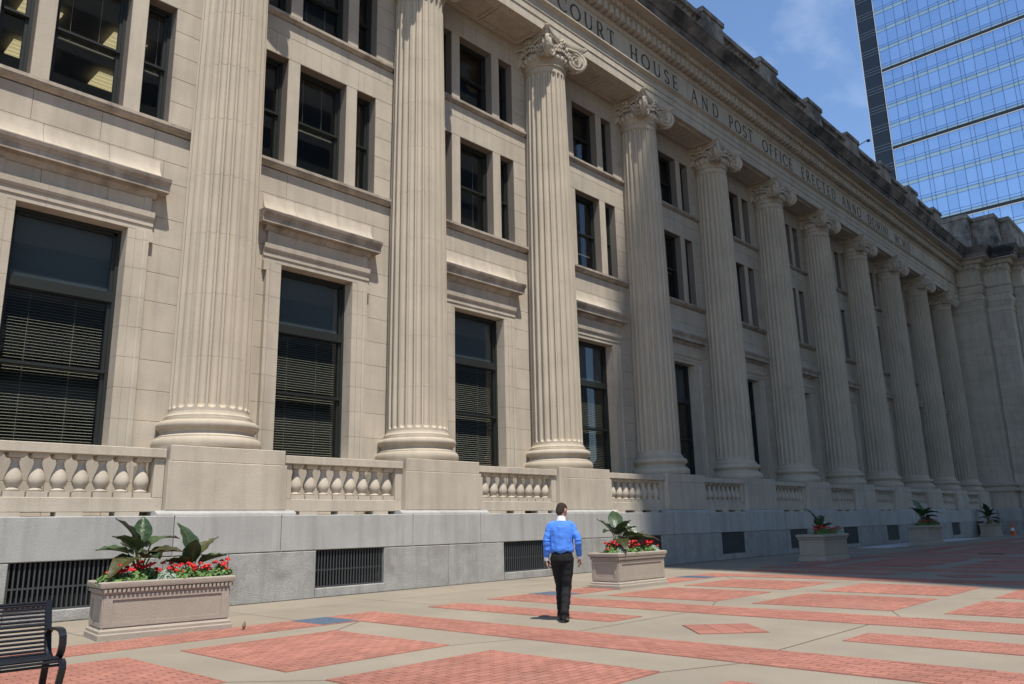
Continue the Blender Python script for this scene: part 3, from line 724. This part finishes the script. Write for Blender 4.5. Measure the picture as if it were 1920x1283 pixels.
around([(-.2,21.465),(.96,21.465),(.96,21.78),(1.02,21.84),(1.15,22.1),(1.24,22.24),(1.24,22.32),(-.2,22.42)], M['black'], 'pavilion_cornice')
pd = MB(); 
for xp, y0, y1 in steps:
    y = y0+.1
    while y < y1-.1: pd.box(xp-.42, xp-.2, y, y+.22, 20.75, 21.08); y += .40
part(pd, 'pavilion_dentil_row', M['carved'], pv, smooth=False, kind='stuff')
around([(-1.5,22.40),(-.10,22.40),(-.10,23.85),(-.16,23.9),(-1.5,23.9)], M['weathered'], 'pavilion_attic_base'); around([(-1.5,23.905),(-.22,23.905),(-.22,25.15),(-.14,25.22),(-.14,25.55),(-1.5,25.6)], M['weathered'], 'pavilion_attic')
# ------------------------------------------------------------------ glass tower beyond the roof
TX = 140.0; TYL = 38.6; FH = 3.78; ZG = 79.8
tower = tag(empty('glass_tower', (TX, 10, 0)), 'tall blue glass office tower rising behind the courthouse roof', 'building')
def tpart(mb, name, mat, parent=None, kind=None, smooth=False):
    me = mb.mesh(name, mat, smooth); me.transform(Matrix.Translation((-TX, -10, 0))); o = put(name, me, parent or tower)
    if kind: o['kind'] = kind
    return o
TW0 = -12.0; TH = 124
tpart(MB().box(TX+.3, TX+32, TW0, 41.5, 0, TH), 'tower_body', M['towerband'])
dk = MB(); tpart(MB().box(TX+.0, TX+.5, TYL+.12, 41.7, 0, TH), 'dark_corner_strip', M['towerdark'])
fin = MB(); fin.box(TX-.10, TX+.25, TYL, TYL+.10, 0, TH); tpart(fin, 'white_corner_fin', M['towerwhite']); tpart(MB().box(TX-.05, TX+.5, 41.70, 41.80, 0, TH), 'white_edge_fin', M['towerwhite'])
# verticals
ys = [TYL]; y = TYL; pat = [1.66,1.66,1.66]
while y > TW0+2:
    for d in pat:
        y -= d; ys.append(y)
    y -= .63; ys.append(y); pat = [1.62]*4
vmm = MB()
for yy in ys: vmm.box(TX-.05, TX+.1, yy-.03, yy+.03, 0, TH)
tpart(vmm, 'mullion', M['mullion'], kind='stuff')
hm = MB(); dl = MB(); bandm = MB(); bw = MB(); panes_v = []; panes_s = []
f0 = -20; 
zf = [ZG-FH*i for i in range(-12, 22)]
for i, z in zip(range(-12, 22), zf):
    if z < 0: continue
    if i % 4 == 0:
        bandm.box(TX-.12, TX+.3, TW0, TYL-.02, z-.28, z+.28); bw.box(TX-.14, TX+.1, TW0, TYL-.02, z-.42, z-.285)
    # strip rows: line, line, spandrel, then vision glass
    for dz in (.05, .75, 1.20):
        hm.box(TX-.045, TX+.1, TW0, TYL, z+dz-.025, z+dz+.025)
    for dz in (.0, .55, 1.1): dl.box(TX-.03, TX+.02, TYL+.14, 41.68, z+dz-.035, z+dz+.035)
    for a, b in zip(ys[:-1], ys[1:]):
        top = z+FH-.30 if (i-1) % 4 == 0 else z+FH+.02
        panes_v.append((b+.03, a-.03, z+1.23, top)); panes_s.append((b+.03, a-.03, z+.08, z+.72)); 
        panes_v.append((b+.03, a-.03, z+.78, z+1.17))
tpart(hm, 'transom_line', M['mullion'], kind='stuff'); tpart(dl, 'strip_line', M['stripline'], kind='stuff'); tpart(bandm, 'dark_band', M['towerband']); tpart(bw, 'band_trim', M['towerwhite'])
def inview(y, z):
    d = Vector((TX, y, z-EYE)); zz = d.dot(fw); px = 960+F_PX*d.dot(r2)/zz; py = 641.5-F_PX*d.dot(u2)/zz
    return px < 1935 and -15 < py and py < .75*px-920 and py < 425
for lst, mat, nm in ((panes_v, M['towerglass'], 'pane'), (panes_s, M['spandrel'], 'spandrel_pane')):
    field = MB(); n = 0
    lst.sort(key=lambda q: q[2]-q[3])
    for (a, b, z0, z1) in lst:
        if inview((a+b)/2, (z0+z1)/2) and n < 300:
            me = bpy.data.meshes.get(f'{nm}_{b-a:.2f}_{z1-z0:.2f}')
            if not me:
                me = MB().box(-.02, .04, -(b-a)/2, (b-a)/2, -(z1-z0)/2, (z1-z0)/2).mesh(f'{nm}_{b-a:.2f}_{z1-z0:.2f}', mat, False)
            o = put(nm, me, tower, (0, (a+b)/2-10, (z0+z1)/2)); n += 1
            o.rotation_euler = (0, random.uniform(-.006,.006), random.uniform(-.008,.008))
        else: field.box(TX-.02, TX+.04, a, b, z0, z1)
    tpart(field, nm+'_field', mat, kind='stuff')
# ------------------------------------------------------------------ office tower across the plaza, which shades the far bays
ot = MB(); ot.yprof([(4.0,0),(4.0,98),(3.2,108),(2.7,116),(3.9,123),(6.8,131),(8.3,137),(8.3,160),(84,160),(84,0)], -52, -30)
off = tag(empty('office_tower', (60,-50,0)), 'tall stone office tower with a sloped shoulder across the plaza', 'building')
o = ot.build('tower_wall', M['officestone'], None, smooth=False); o.data.transform(Matrix.Translation((-60,50,0))); o.parent = off
for f in range(30):
    z = 4+f*4.2
    if z > 120: break
    mb = MB().box(9.5-60, 82-60, 19.96, 20.05, z, z+2.1); mb.build('window_band', M['officeglass'], off, smooth=False)
# ------------------------------------------------------------------ planters
def planter_mesh():
    L, W, H = .93, .43, .78; m = MB()
    def ring(l, w_, z): return [(-l,-w_,z),(l,-w_,z),(l,w_,z),(-l,w_,z)]
    prof = [(.93,.43,0),(.93,.43,.075),(.915,.415,.09),(.915,.415,.125),(.885,.385,.15),(.875,.375,.17),(.875,.375,.60),(.88,.38,.605),(.89,.39,.63),(.89,.39,.635),(.89,.39,.688),(.935,.435,.70),(.945,.445,.73),(.945,.445,.77),(.93,.43,.785),(.85,.35,.785),(.84,.34,.70)]
    m.loft([ring(*p) for p in prof])
    return m
pl_me = planter_mesh().mesh('planter', M['planter'], True, 25)
pf = MB()                                            # raised frames round the sunk panels
for s in (-1, 1):
    for x0, x1, z0, z1 in ((-.875,-.76,.17,.60),(.76,.875,.17,.60),(-.76,.76,.17,.235),(-.76,.76,.535,.60)):
        pf.box(x0, x1, *sorted((s*.374, s*.392)), z0+.002, z1-.002)
    for y0, y1, z0, z1 in ((-.37,-.27,.17,.60),(.27,.37,.17,.60),(-.27,.27,.17,.235),(-.27,.27,.535,.60)):
        pf.box(*sorted((s*.874, s*.892)), y0, y1, z0+.002, z1-.002)
pf_me = pf.mesh('panel_frame', M['planter'], False)
dn = MB()
for s in (-1, 1):
    for i in range(30): x = -.87+i*1.74/29; dn.box(x-.018, x+.018, *sorted((s*.38, s*.428)), .640, .685)
    for i in range(14): y = -.37+i*.74/13; dn.box(*sorted((s*.88, s*.928)), y-.018, y+.018, .640, .685)
dn_me = dn.mesh('dentil_row', M['planter'], False)
soil_me = MB().box(-.845,.845,-.345,.345,.66,.72).mesh('soil', M['soil'], False)
# ---- plants
def big_leaf(L, W, curl, droop):
    """heart shaped leaf, stalk end at the origin, blade along +x; 13 x 6 grid"""
    m = MB(); nx, ny = 12, 6; g_ = []
    for i in range(nx+1):
        t = i/nx; wd = W*(math.sin(math.pi*min(1, (t*1.0)**.62))**.85)*(1-.12*t)+.004
        row = []
        for j in range(-ny//2, ny//2+1):
            v = j/(ny/2); x = L*t - (.22*L*abs(v)**1.5*(1-t)**2); y = wd*v
            z = curl*abs(v)**1.5*wd - droop*L*t*t + .012*math.sin(t*22+abs(v)*4)*abs(v)
            row.append((x,y,z))
        g_.append(row)
    b = len(m.v)
    for r in g_: m.v += r
    n = ny+1
    for i in range(nx):
        for j in range(ny): m.f.append((b+i*n+j, b+(i+1)*n+j, b+(i+1)*n+j+1, b+i*n+j+1))
    mid = MB(); mid.tube([(L*i/8, 0, -droop*L*(i/8)**2-.003) for i in range(9)], [.009*(1-i/9)+.0015 for i in range(9)], 5)
    for s in (-1, 1):
        for q in (.15,.3,.45,.6,.75): 
            a = g_[int(q*nx)][ny//2]; e = g_[min(nx, int(q*nx)+2)][ny//2+s*(ny//2-1)]
            mid.tube([a, tuple((a[k]+e[k])/2+(.002 if k == 2 else 0) for k in range(3)), e], [.0035,.0028,.0012], 4)
    return m, mid
leaf_kinds = [big_leaf(.44,.165,.4,.25), big_leaf(.50,.18,.3,.45), big_leaf(.36,.145,.55,.1)]
leaf_me = {}
for mi, mn in enumerate(('leafdark','leafbronze')):
    for i, (a, b) in enumerate(leaf_kinds):
        leaf_me[(mn,i)] = a.mesh('leaf', M[mn], True, 60)
vein_me = [b.mesh('vein', M['vein'], True, 60) for a, b in leaf_kinds]
def elephant_ear(loc, specs, label, group):
    """specs: (azimuth deg, stalk height, lean, blade pitch deg, kind, material)"""
    e = tag(empty('elephant_ear_plant', loc), label, 'plant', group)
    st = MB()
    for az, h, ln, pitch, kd, mn in specs:
        d = Vector((math.cos(R_(az)), math.sin(R_(az)), 0)); h *= 1.25; ln *= 1.3; top = d*ln+Vector((0,0,h))
        st.tube([d*.02, d*ln*.35+Vector((0,0,h*.5)), d*ln*.75+Vector((0,0,h*.85)), top], [.016,.013,.010,.008], 6)
        o = put('leaf', leaf_me[(mn,kd)], e, top); o.rotation_euler = (random.uniform(-.25,.25), -R_(pitch), R_(az))
        put('vein', vein_me[kd], o)
    st.build('stem', M['petiole'], e)
    return e
def small_leaves(n, rx, h, size, seed):
    r = random.Random(seed); m = MB()
    for i in range(n):
        a = r.uniform(0, 2*math.pi); q = math.sqrt(r.random())*rx; z = h*(1-(q/rx)**2*.6)*r.uniform(.25, 1)
        c = Vector((q*math.cos(a), q*math.sin(a), z)); nrm = Vector((math.cos(a)*.8+r.uniform(-.6,.6), math.sin(a)*.8+r.uniform(-.6,.6), r.uniform(.3,1.2))).normalized()
        u = nrm.orthogonal().normalized(); u = Matrix.Rotation(r.uniform(0,6.28), 3, nrm) @ u; v = nrm.cross(u); s = size*r.uniform(.6,1.25)
        pts = [c+u*s*math.cos(t)*(1+.12*math.sin(3*t))+v*s*.85*math.sin(t)+nrm*s*.18*math.cos(2*t) for t in [2*math.pi*k/6 for k in range(6)]]
        m.add(pts, [(0,1,2,3),(0,3,4,5)])
    return m
ger_fol = [small_leaves(230, .16, .19, .024, s).mesh('foliage', M['leafmid'], False) for s in (1,2)]
dm_fol = [small_leaves(260, .13, .15, .016, s).mesh('foliage', M['leafgrey'], False) for s in (5,6)]
fh = small_leaves(40, .036, .04, .013, 9); fh_me = fh.mesh('flower_head', M['petal'], False)
stem_me = MB().tube([(0,0,-.16),(.004,.002,-.07),(0,0,.01)], [.004,.0035,.003], 5).mesh('flower_stem', M['petiole'], False)
def geranium(loc, label, group, n=6):
    e = tag(empty('geranium', loc), label, 'flower', group); put('foliage', random.choice(ger_fol), e, (0,0,0), random.uniform(0,6)).scale = (1.15,1.15,random.uniform(.9,1.4))
    for i in range(n):
        a = random.uniform(0,6.28); q = random.uniform(.02,.17)
        f = put('flower_head', fh_me, e, (q*math.cos(a), q*math.sin(a), random.uniform(.12,.29)), random.uniform(0,6)); f.scale = (random.uniform(.8,1.25),)*3
        put('flower_stem', stem_me, f)
def dusty(loc, label, group):
    e = tag(empty('dusty_miller', loc), label, 'plant', group); put('foliage', random.choice(dm_fol), e, (0,0,0), random.uniform(0,6)).scale = (1.2,1.2,1.4)
def planter(px, py, rz, where, ears, full=True, n=10, heads=7, k=1.0):
    """px,py: front left corner at the ground; rz rotation"""
    ca, sa = math.cos(rz), math.sin(rz); c = (px+k*(.93*ca-.43*sa), py+k*(.93*sa+.43*ca)); before = set(COL.objects)
    p = put('planter', pl_me, None, (*c,0), rz); tag(p, f'rectangular cast stone planter with dentil rim {where}', 'planter', 'stone planters on the plaza')
    put('panel_frame', pf_me, p); tag(put('dentil_row', dn_me, p), kind='stuff'); put('soil', soil_me, p)
    def W(u, v, z=.72): return (c[0]+k*(u*ca-v*sa), c[1]+k*(u*sa+v*ca), z*k)
    for i, (u, specs, what) in enumerate(ears): elephant_ear(W(u, .05), specs, f'{what} elephant ear plant in the planter {where}', 'elephant ear plants')
    rg = random.Random(int(px*7))
    for i in range(n):
        u = -.78+1.56*i/(n-1)+rg.uniform(-.05,.05); v = rg.uniform(-.27,-.05)
        geranium(W(u, v, .73), f'red geranium along the rim of the planter {where}', f'geraniums in the planter {where}', heads)
    for i in range(7 if full else 3):
        u = -.6+1.2*i/(6 if full else 2)+rg.uniform(-.08,.08); dusty(W(u, rg.choice((.0,-.27,.2))), f'silvery dusty miller among geraniums in the planter {where}', f'dusty millers in the planter {where}')
    if k != 1:
        for o in set(COL.objects)-before:
            if o.parent is None: o.scale = (k, k, k)
E1 = [(45,.36,.16,10,1,'leafdark'),(180,.36,.15,20,0,'leafdark'),(200,.42,.10,35,0,'leafdark'),(150,.50,.06,60,0,'leafdark'),(20,.46,.14,30,1,'leafdark'),(70,.52,.05,70,2,'leafdark'),(215,.30,.16,-5,1,'leafbronze'),(320,.34,.13,15,0,'leafbronze'),(270,.30,.15,5,2,'leafdark'),(100,.40,.1,25,0,'leafdark')]
E1b = [(100,.36,.03,75,1,'leafdark'),(10,.30,.08,50,0,'leafbronze'),(250,.26,.06,60,2,'leafdark'),(330,.22,.12,20,2,'leafdark'),(190,.20,.1,15,2,'leafdark')]
E2 = [(255,.44,.10,45,0,'leafdark'),(0,.30,.18,5,1,'leafdark'),(190,.40,.12,25,1,'leafdark'),(230,.28,.16,0,1,'leafbronze'),(50,.55,.06,60,1,'leafdark'),(20,.48,.12,35,1,'leafbronze'),(300,.34,.15,10,0,'leafdark'),(200,.18,.16,-10,1,'leafdark'),(120,.42,.1,55,0,'leafdark'),(340,.40,.10,30,0,'leafdark')]
E2b = [(20,.34,.14,20,0,'leafbronze'),(150,.36,.1,30,0,'leafdark'),(330,.30,.16,10,1,'leafbronze'),(80,.38,.06,50,2,'leafdark'),(250,.26,.12,15,2,'leafdark')]
E4 = E2+[(90,.62,.05,70,1,'leafdark'),(160,.5,.12,40,1,'leafdark'),(0,.5,.2,30,1,'leafdark'),(270,.45,.2,20,1,'leafdark')]
planter(4.40, 12.10, -.14, 'behind the bench', [(-.33,E1,'spreading'),(.42,E1b,'compact')])
planter(14.87, 10.88, -.03, 'beside the walking man', [(-.30,E2,'dark'),(.35,E2b,'bronze leaved')])
planter(27.75, 11.55, .0, 'at the edge of the building shade', [(-.1,E1b,'small')], False, 8, 4, 1.15)
planter(44.75, 13.15, .0, 'by the pale slab', [(0,E4,'tall bushy')], False, 7, 3, 1.25)
planter(62.60, 14.25, .0, 'next to the traffic cone', [(0,[(a+75,h*1.08,l,p+8,kd,m) for a,h,l,p,kd,m in E4],'upright')], False, 6, 2, 1.12)
planter(70.9, 10.9, .0, 'in front of the end pavilion', [(0,E1,'dark green')], False, 6, 2, 1.3)
# ------------------------------------------------------------------ steel covers and manhole
for i in range(6):
    x = 7.30+5.72*i; m = MB(); m.box(x, x+.66, 11.0, 11.9, .004, .016)
    for a in range(8):
        for b in range(11): m.box(x+.03+a*.078, x+.075+a*.078, 11.03+b*.078, 11.05+b*.078, .016, .019)
    where = ['near the planter behind the bench', 'behind the walking man', 'past the planter beside the man', 'beside the planter at the shade edge', 'farther along the shaded band', 'farthest along the shaded band'][i]
    tag(m.build('steel_cover', M['steel'], smooth=False), f'blue grey steel floor plate in the brick band {where}', 'floor plate', 'steel plates in the brick band')
mh = MB().lathe([(.42,.004),(.42,.018),(.38,.02),(.36,.014),(.0,.016)], 28); o = mh.build('manhole_cover', M['joint']); o.location = (34.9, 8.2, 0); tag(o, 'round dark manhole cover in the shaded paving', 'manhole')
# ------------------------------------------------------------------ bench
bn = tag(empty('park_bench', (1.63, 8.0, 0)), 'black metal slatted bench with curled armrests', 'bench')
bn.rotation_euler = (0,0,R_(-3))
prof = [(-.30,.385),(-.315,.415),(-.295,.438),(-.255,.442),(-.215,.438),(-.175,.433),(-.135,.427),(-.095,.422),(-.055,.418),(-.015,.416),(.025,.417),(.062,.424),(.095,.440),(.12,.465),(.138,.497),(.152,.531),(.164,.566),(.176,.601),(.188,.636),(.2,.671),(.212,.706),(.224,.741),(.238,.775),(.252,.808),(.262,.838),(.268,.858)]
for y, z in prof: MB().tube([(-.88,y,z),(.88,y,z)], .0115, 8).build('slat', M['bench'], bn)
for x in (-.45, .45): MB().tube([(x,y+.004,z-.014) for y, z in prof], .010, 6).build('slat_brace', M['bench'], bn)
for s in (-1, 1):
    fm = MB(); x = s*.905
    def strap(pts, wd=.055, th=.022):
        for_ = []
        for i, (y, z) in enumerate(pts):
            a = Vector(pts[max(i-1,0)]); b = Vector(pts[min(i+1,len(pts)-1)]); t = (b-a).normalized(); n = Vector((-t.y, t.x))*th/2
            for_.append([(x-wd/2,y-n.x,z-n.y),(x+wd/2,y-n.x,z-n.y),(x+wd/2,y+n.x,z+n.y),(x-wd/2,y+n.x,z+n.y)])
        fm.loft(for_)
    strap([(.285,.875),(.262,.80),(.225,.68),(.19,.57),(.165,.49),(.13,.435),(.07,.405),(-.05,.40),(-.2,.41),(-.28,.42),(-.325,.40),(-.335,.36),(-.31,.31),(-.27,.24),(-.27,.1),(-.29,0)])
    strap([(.12,.43),(.17,.34),(.21,.2),(.26,0)])
    strap([(.20,.60),(.12,.645),(.0,.655),(-.14,.66),(-.22,.65),(-.265,.61),(-.275,.55),(-.255,.49),(-.22,.45),(-.19,.43)])
    fm.build('end_frame', M['bench'], bn)
# ------------------------------------------------------------------ walking man
def man(loc, rz):
    root = tag(empty('person', loc, rz), 'man in a blue shirt with white collar and black trousers walking away', 'person')
    V = Vector
    def limb(m, pts, n=14):
        """pts: (centre, rx, ry) rings, joined"""
        rings = []
        for c, rx, ry in pts: rings.append([(c[0]+rx*math.cos(2*math.pi*j/n), c[1]+ry*math.sin(2*math.pi*j/n), c[2]) for j in range(n)])
        m.loft(rings)
    def fin(m, name, mat, vox, parent, it=4, fold=None):
        o = m.build(name, mat, parent)
        r = o.modifiers.new('remesh', 'REMESH'); r.mode = 'VOXEL'; r.voxel_size = vox; r.use_smooth_shade = True
        s = o.modifiers.new('smooth', 'SMOOTH'); s.iterations = it; s.factor = .5
        if fold:
            tx = bpy.data.textures.new(name+'_folds', 'CLOUDS'); tx.noise_scale = fold[0]; tx.noise_depth = 1
            dm = o.modifiers.new('folds', 'DISPLACE'); dm.texture = tx; dm.strength = fold[1]; dm.mid_level = .5; dm.texture_coords = 'LOCAL'
        return o
    # poses of the joints
    shL, elL, wrL = V((-.165,-.005,1.430)), V((-.232,-.035,1.17)), V((-.240,.03,.925))
    shR, elR, wrR = V((.165,-.005,1.430)), V((.262,-.060,1.17)), V((.262,.09,.945))
    hipL, knL, anL = V((-.080,0,.93)), V((-.050,.15,.51)), V((-.055,.20,.095))
    hipR, knR, anR = V((.080,0,.93)), V((.055,.03,.50)), V((.025,-.15,.125))
    HT = Matrix.Translation((.008,.008,1.578)) @ Matrix.Rotation(R_(-32),4,'Z') @ Matrix.Rotation(R_(-17),4,'X') @ Matrix.Translation((-.01,-.012,-1.60))
    def turn(m, n0):                                   # turn the head to the right and bow it a little
        m.v[n0:] = [tuple(HT @ V(p)) for p in m.v[n0:]]
    body = MB()
    # head: skull, jaw, face
    body.ball((0.01,.015,1.69), .073, .092, .105, 18, 12); limb(body, [((.01,.045,1.59),.035,.035),((.01,.04,1.62),.055,.06),((.01,.03,1.66),.066,.075),((.01,.02,1.70),.07,.085)], 16)
    body.tube([(.012,.108,1.70),(.012,.125,1.672),(.012,.118,1.66)], [.010,.016,.010], 6); body.tube([(-.012,.100,1.628),(.034,.100,1.628)], .008, 5)
    for s in (-1, 1):
        body.ball((.01+s*.080,-.002,1.68), .014, .024, .034, 8, 6); body.ball((.01+s*.03,.096,1.703), .013, .008, .008, 8, 5)
    turn(body, 0)
    limb(body, [((0,-.005,1.42),.10,.075),((0,0,1.48),.065,.065),((.005,.005,1.55),.056,.06),((.01,.012,1.63),.055,.06)], 16)
    limb(body, [((0,0,.90),.13,.09),((0,0,1.05),.125,.085),((0,0,1.25),.15,.095),((0,0,1.40),.16,.085),((0,0,1.46),.10,.07)], 18)
    for a, b, c in ((shL,elL,wrL),(shR,elR,wrR)): body.tube([a, (a+b)/2, b, (b+c)/2, c], [.045,.042,.036,.034,.027], 10)
    for a, b, c in ((hipL,knL,anL),(hipR,knR,anR)): body.tube([a, (a+b)/2, b, (b+c)/2, c], [.08,.07,.05,.05,.036], 10)
    # hands, lightly curled
    for wr, s, fwd, tilt in ((wrL,-1,V((.12,.15,-1)).normalized(),0),(wrR,1,V((.22,.40,-1)).normalized(),0)):
        side = V((-s*.30,1,.0)); side = (side-fwd*side.dot(fwd)).normalized(); palm = fwd.cross(side).normalized()   # palm normal
        if palm.x*s > 0: palm = -palm
        pc = [wr, wr+fwd*.035, wr+fwd*.085]
        rings = []
        for p, wd in zip(pc+[wr+fwd*.10], (.026,.040,.043,.036)): rings.append([p+side*wd*math.cos(2*math.pi*j/10)+palm*.016*math.sin(2*math.pi*j/10) for j in range(10)])
        body.loft(rings)
        for i, (off, ln) in enumerate(((.032,.075),(.011,.085),(-.011,.080),(-.031,.062))):
            p = wr+fwd*.095+side*off; c1 = .25+.12*i
            q1 = p+(fwd+palm*c1).normalized()*ln*.45; q2 = q1+(fwd*.6+palm*(.75+.1*i)).normalized()*ln*.33; q3 = q2+(fwd*.1+palm).normalized()*ln*.28
            body.tube([p-fwd*.02, q1, q2, q3], [.0095,.009,.0085,.007], 7)
        p = wr+fwd*.03+side*.030; body.tube([p, p+fwd*.035+side*.022+palm*.012, p+fwd*.065+side*.022+palm*.026, p+fwd*.085+side*.012+palm*.034], [.012,.011,.010,.008], 7)
    fin(body, 'body', M['skin'], .0055, root, 2)
    # hair
    h = MB(); h.ball((.01,.002,1.722), .079, .097, .080, 18, 12); limb(h, [((.01,-.052,1.595),.036,.024),((.01,-.045,1.63),.060,.046),((.01,-.032,1.68),.074,.062),((.01,-.02,1.72),.077,.072)], 16); turn(h, 0)
    fin(h, 'hair', M['hair'], .005, root, 3, (.02,.006))
    # shirt: torso with fullness bloused over the belt, sleeves
    t = MB(); n = 48; rings = []
    for z, rx, ry, oy in ((1.010,.148,.100,0),(1.022,.172,.122,-.005),(1.045,.184,.134,-.012),(1.08,.186,.136,-.014),(1.16,.180,.126,-.014),(1.26,.184,.122,-.016),(1.34,.188,.120,-.018),(1.40,.184,.112,-.016),(1.44,.165,.100,-.012),(1.47,.128,.084,-.008),(1.495,.090,.072,-.002),(1.512,.066,.066,0)):
        ring = []
        for j in range(n):
            a = 2*math.pi*j/n; g2 = max(0, (1.44-z)/.42)
            fold = 1+.042*math.sin(a*11+z*9)*g2+.028*math.sin(a*5-z*21)*g2
            bk = math.exp(-((math.degrees(a)-266)/9)**2)+.7*math.exp(-((math.degrees(a)-287)/6)**2)
            fold += .08*bk*(1 if 1.1 < z < 1.43 else .3)
            ring.append((rx*fold*math.cos(a), oy+ry*fold*math.sin(a), z+(.014*math.sin(a*5) if z < 1.04 else 0)))
        rings.append(ring)
    t.loft(rings)
    for a, b, c in ((shL,elL,wrL),(shR,elR,wrR)):
        s = -1 if a.x < 0 else 1; pts = []; rr = []
        key = [(a+V((-s*.07,0,.025)),.050),(a+V((-s*.015,0,.005)),.060),(a+V((s*.018,-.004,-.045)),.062),(a*.62+b*.38,.060),(b+V((0,0,.05)),.056),(b,.054),(b*.6+c*.4,.052),(b*.25+c*.75,.048),(c*.92+b*.08,.040)]
        for i in range(len(key)-1):
            for q in range(4):
                f = q/4; pts.append(key[i][0].lerp(key[i+1][0], f)); r = key[i][1]*(1-f)+key[i+1][1]*f
                rr.append(r*(1+(.09 if i > 2 else .0)*math.sin((i*4+q)*1.9)))
        t.tube(pts, rr, 14)
    fin(t, 'shirt', M['shirt'], .007, root, 1, (.07,.012))
    cf_ = MB()
    for b, c in ((elL,wrL),(elR,wrR)):
        d = (c-b).normalized(); cf_.tube([c-d*.035, c-d*.03, c+d*.02, c+d*.025], [.036,.041,.040,.034], 14)
    cf_.build('cuff', M['white'], root)
    cl = MB(); cl.loft([[(.004+.066*k*math.cos(2*math.pi*j/20), .004+.072*k*math.sin(2*math.pi*j/20), z+.012*math.sin(2*math.pi*j/20)*-1) for j in range(20)] for k, z in ((1.20,1.488),(1.14,1.515),(.99,1.562),(.95,1.558),(1.0,1.50))])
    cl.build('collar', M['white'], root)
    wt = MB(); d = (wrL-elL).normalized(); wt.tube([wrL+d*.028, wrL+d*.046], .033, 14); wt.build('wristwatch', M['shoe'], root)
    # trousers
    tr = MB()
    limb(tr, [((0,-.006,.84),.150,.112),((0,-.012,.90),.178,.134),((0,-.010,.97),.172,.128),((0,-.004,1.03),.158,.110),((0,0,1.06),.152,.102)], 24)
    for a, b, c, s in ((hipL,knL,anL,-1),(hipR,knR,anR,1)):
        key = [(a+V((0,-.006,.02)),.105),(a*.7+b*.3,.100),(a*.35+b*.65,.086),(b,.074),(b*.6+c*.4,.072),(b*.3+c*.7,.066),(c+V((0,.0,.03)),.062),(c+V((0,.02,-.035)),.066)]
        pts = []; rr = []
        for i in range(len(key)-1):
            for q in range(5):
                f = q/5; pts.append(key[i][0].lerp(key[i+1][0], f)); r = key[i][1]*(1-f)+key[i+1][1]*f
                rr.append(r*(1+(.045 if i > 2 else .02)*math.sin((i*5+q)*1.7+s)))
        pts.append(key[-1][0]); rr.append(key[-1][1]); tr.tube(pts, rr, 16)
    fin(tr, 'trousers', M['trousers'], .008, root, 3, (.10,.018))
    bt = MB(); bt.loft([[(.160*k*math.cos(2*math.pi*j/28), .108*k*math.sin(2*math.pi*j/28), z) for j in range(28)] for k, z in ((.98,1.028),(1,1.03),(1,1.06),(.98,1.062))]); bt.build('belt', M['shoe'], root)
    for an, heel, s in ((anL,0,-1),(anR,.035,1)):
        sh = MB(); f = V((s*.10,1,0)).normalized(); sd = V((f.y,-f.x,0)); base = V((an.x,an.y,heel)); rings = []
        for u, wd, ht, lo in ((-.075,.022,.05,.02),(-.06,.034,.085,0),(-.02,.038,.10,0),(.05,.040,.085,0),(.10,.046,.058,0),(.15,.047,.045,-.0),(.185,.036,.034,0),(.205,.014,.02,.004)):
            lo2 = lo-(heel*(u+.06)/.22 if heel else 0)
            rings.append([base+f*u+sd*wd*math.cos(2*math.pi*j/12)+V((0,0,lo2+ht*.5+ht*.5*math.sin(2*math.pi*j/12))) for j in range(12)])
        sh.loft(rings); sh.build('shoe', M['shoe'], root)
    return root
man((9.73, 8.19, .0), R_(36)-math.pi/2)
# ------------------------------------------------------------------ sparrow, cone, camera on the roof
b_ = MB(); b_.loft([[(x, r*.8*math.cos(2*math.pi*j/10), z+r*math.sin(2*math.pi*j/10)) for j in range(10)] for x, r, z in ((-.10,.004,.055),(-.06,.012,.055),(-.04,.024,.058),(0,.034,.062),(.03,.030,.072),(.045,.022,.088),(.06,.021,.098),(.075,.014,.098),(.09,.003,.094))])
for s in (-1, 1): b_.tube([(.005,s*.012,.04),(.008,s*.013,.0),(.022,s*.013,.001)], .0025, 5)
o = b_.build('sparrow', M['bird']); o.location = (6.28, 11.55, .0); o.rotation_euler = (0,0,.9); tag(o, 'small brown sparrow on the paving at the planter corner', 'bird')
cn = tag(empty('traffic_cone', (66.4, 14.02, 0)), 'orange traffic cone with white stripe near the end pavilion', 'cone')
MB().box(-.20,.20,-.20,.20,0,.04).build('cone_base', M['orange'], cn); MB().lathe([(.16,.04),(.125,.30)], 18).build('cone_body', M['orange'], cn)
MB().lathe([(.126,.302),(.095,.50)], 18).build('reflective_band', M['white'], cn); MB().lathe([(.094,.502),(.04,.80),(.03,.95),(.03,1.0)], 18).build('cone_top', M['orange'], cn)
sc_ = tag(empty('security_camera', (50.6, 15.95, 25.05)), 'small dark security camera on an arm at the roof balustrade', 'camera')
MB().tube([(0,.1,.0),(0,.0,.2),(.1,-.5,.40)], .025, 6).build('arm', M['frame'], sc_); MB().box(.04,.18,-.66,-.48,.28,.42).build('housing', M['frame'], sc_)
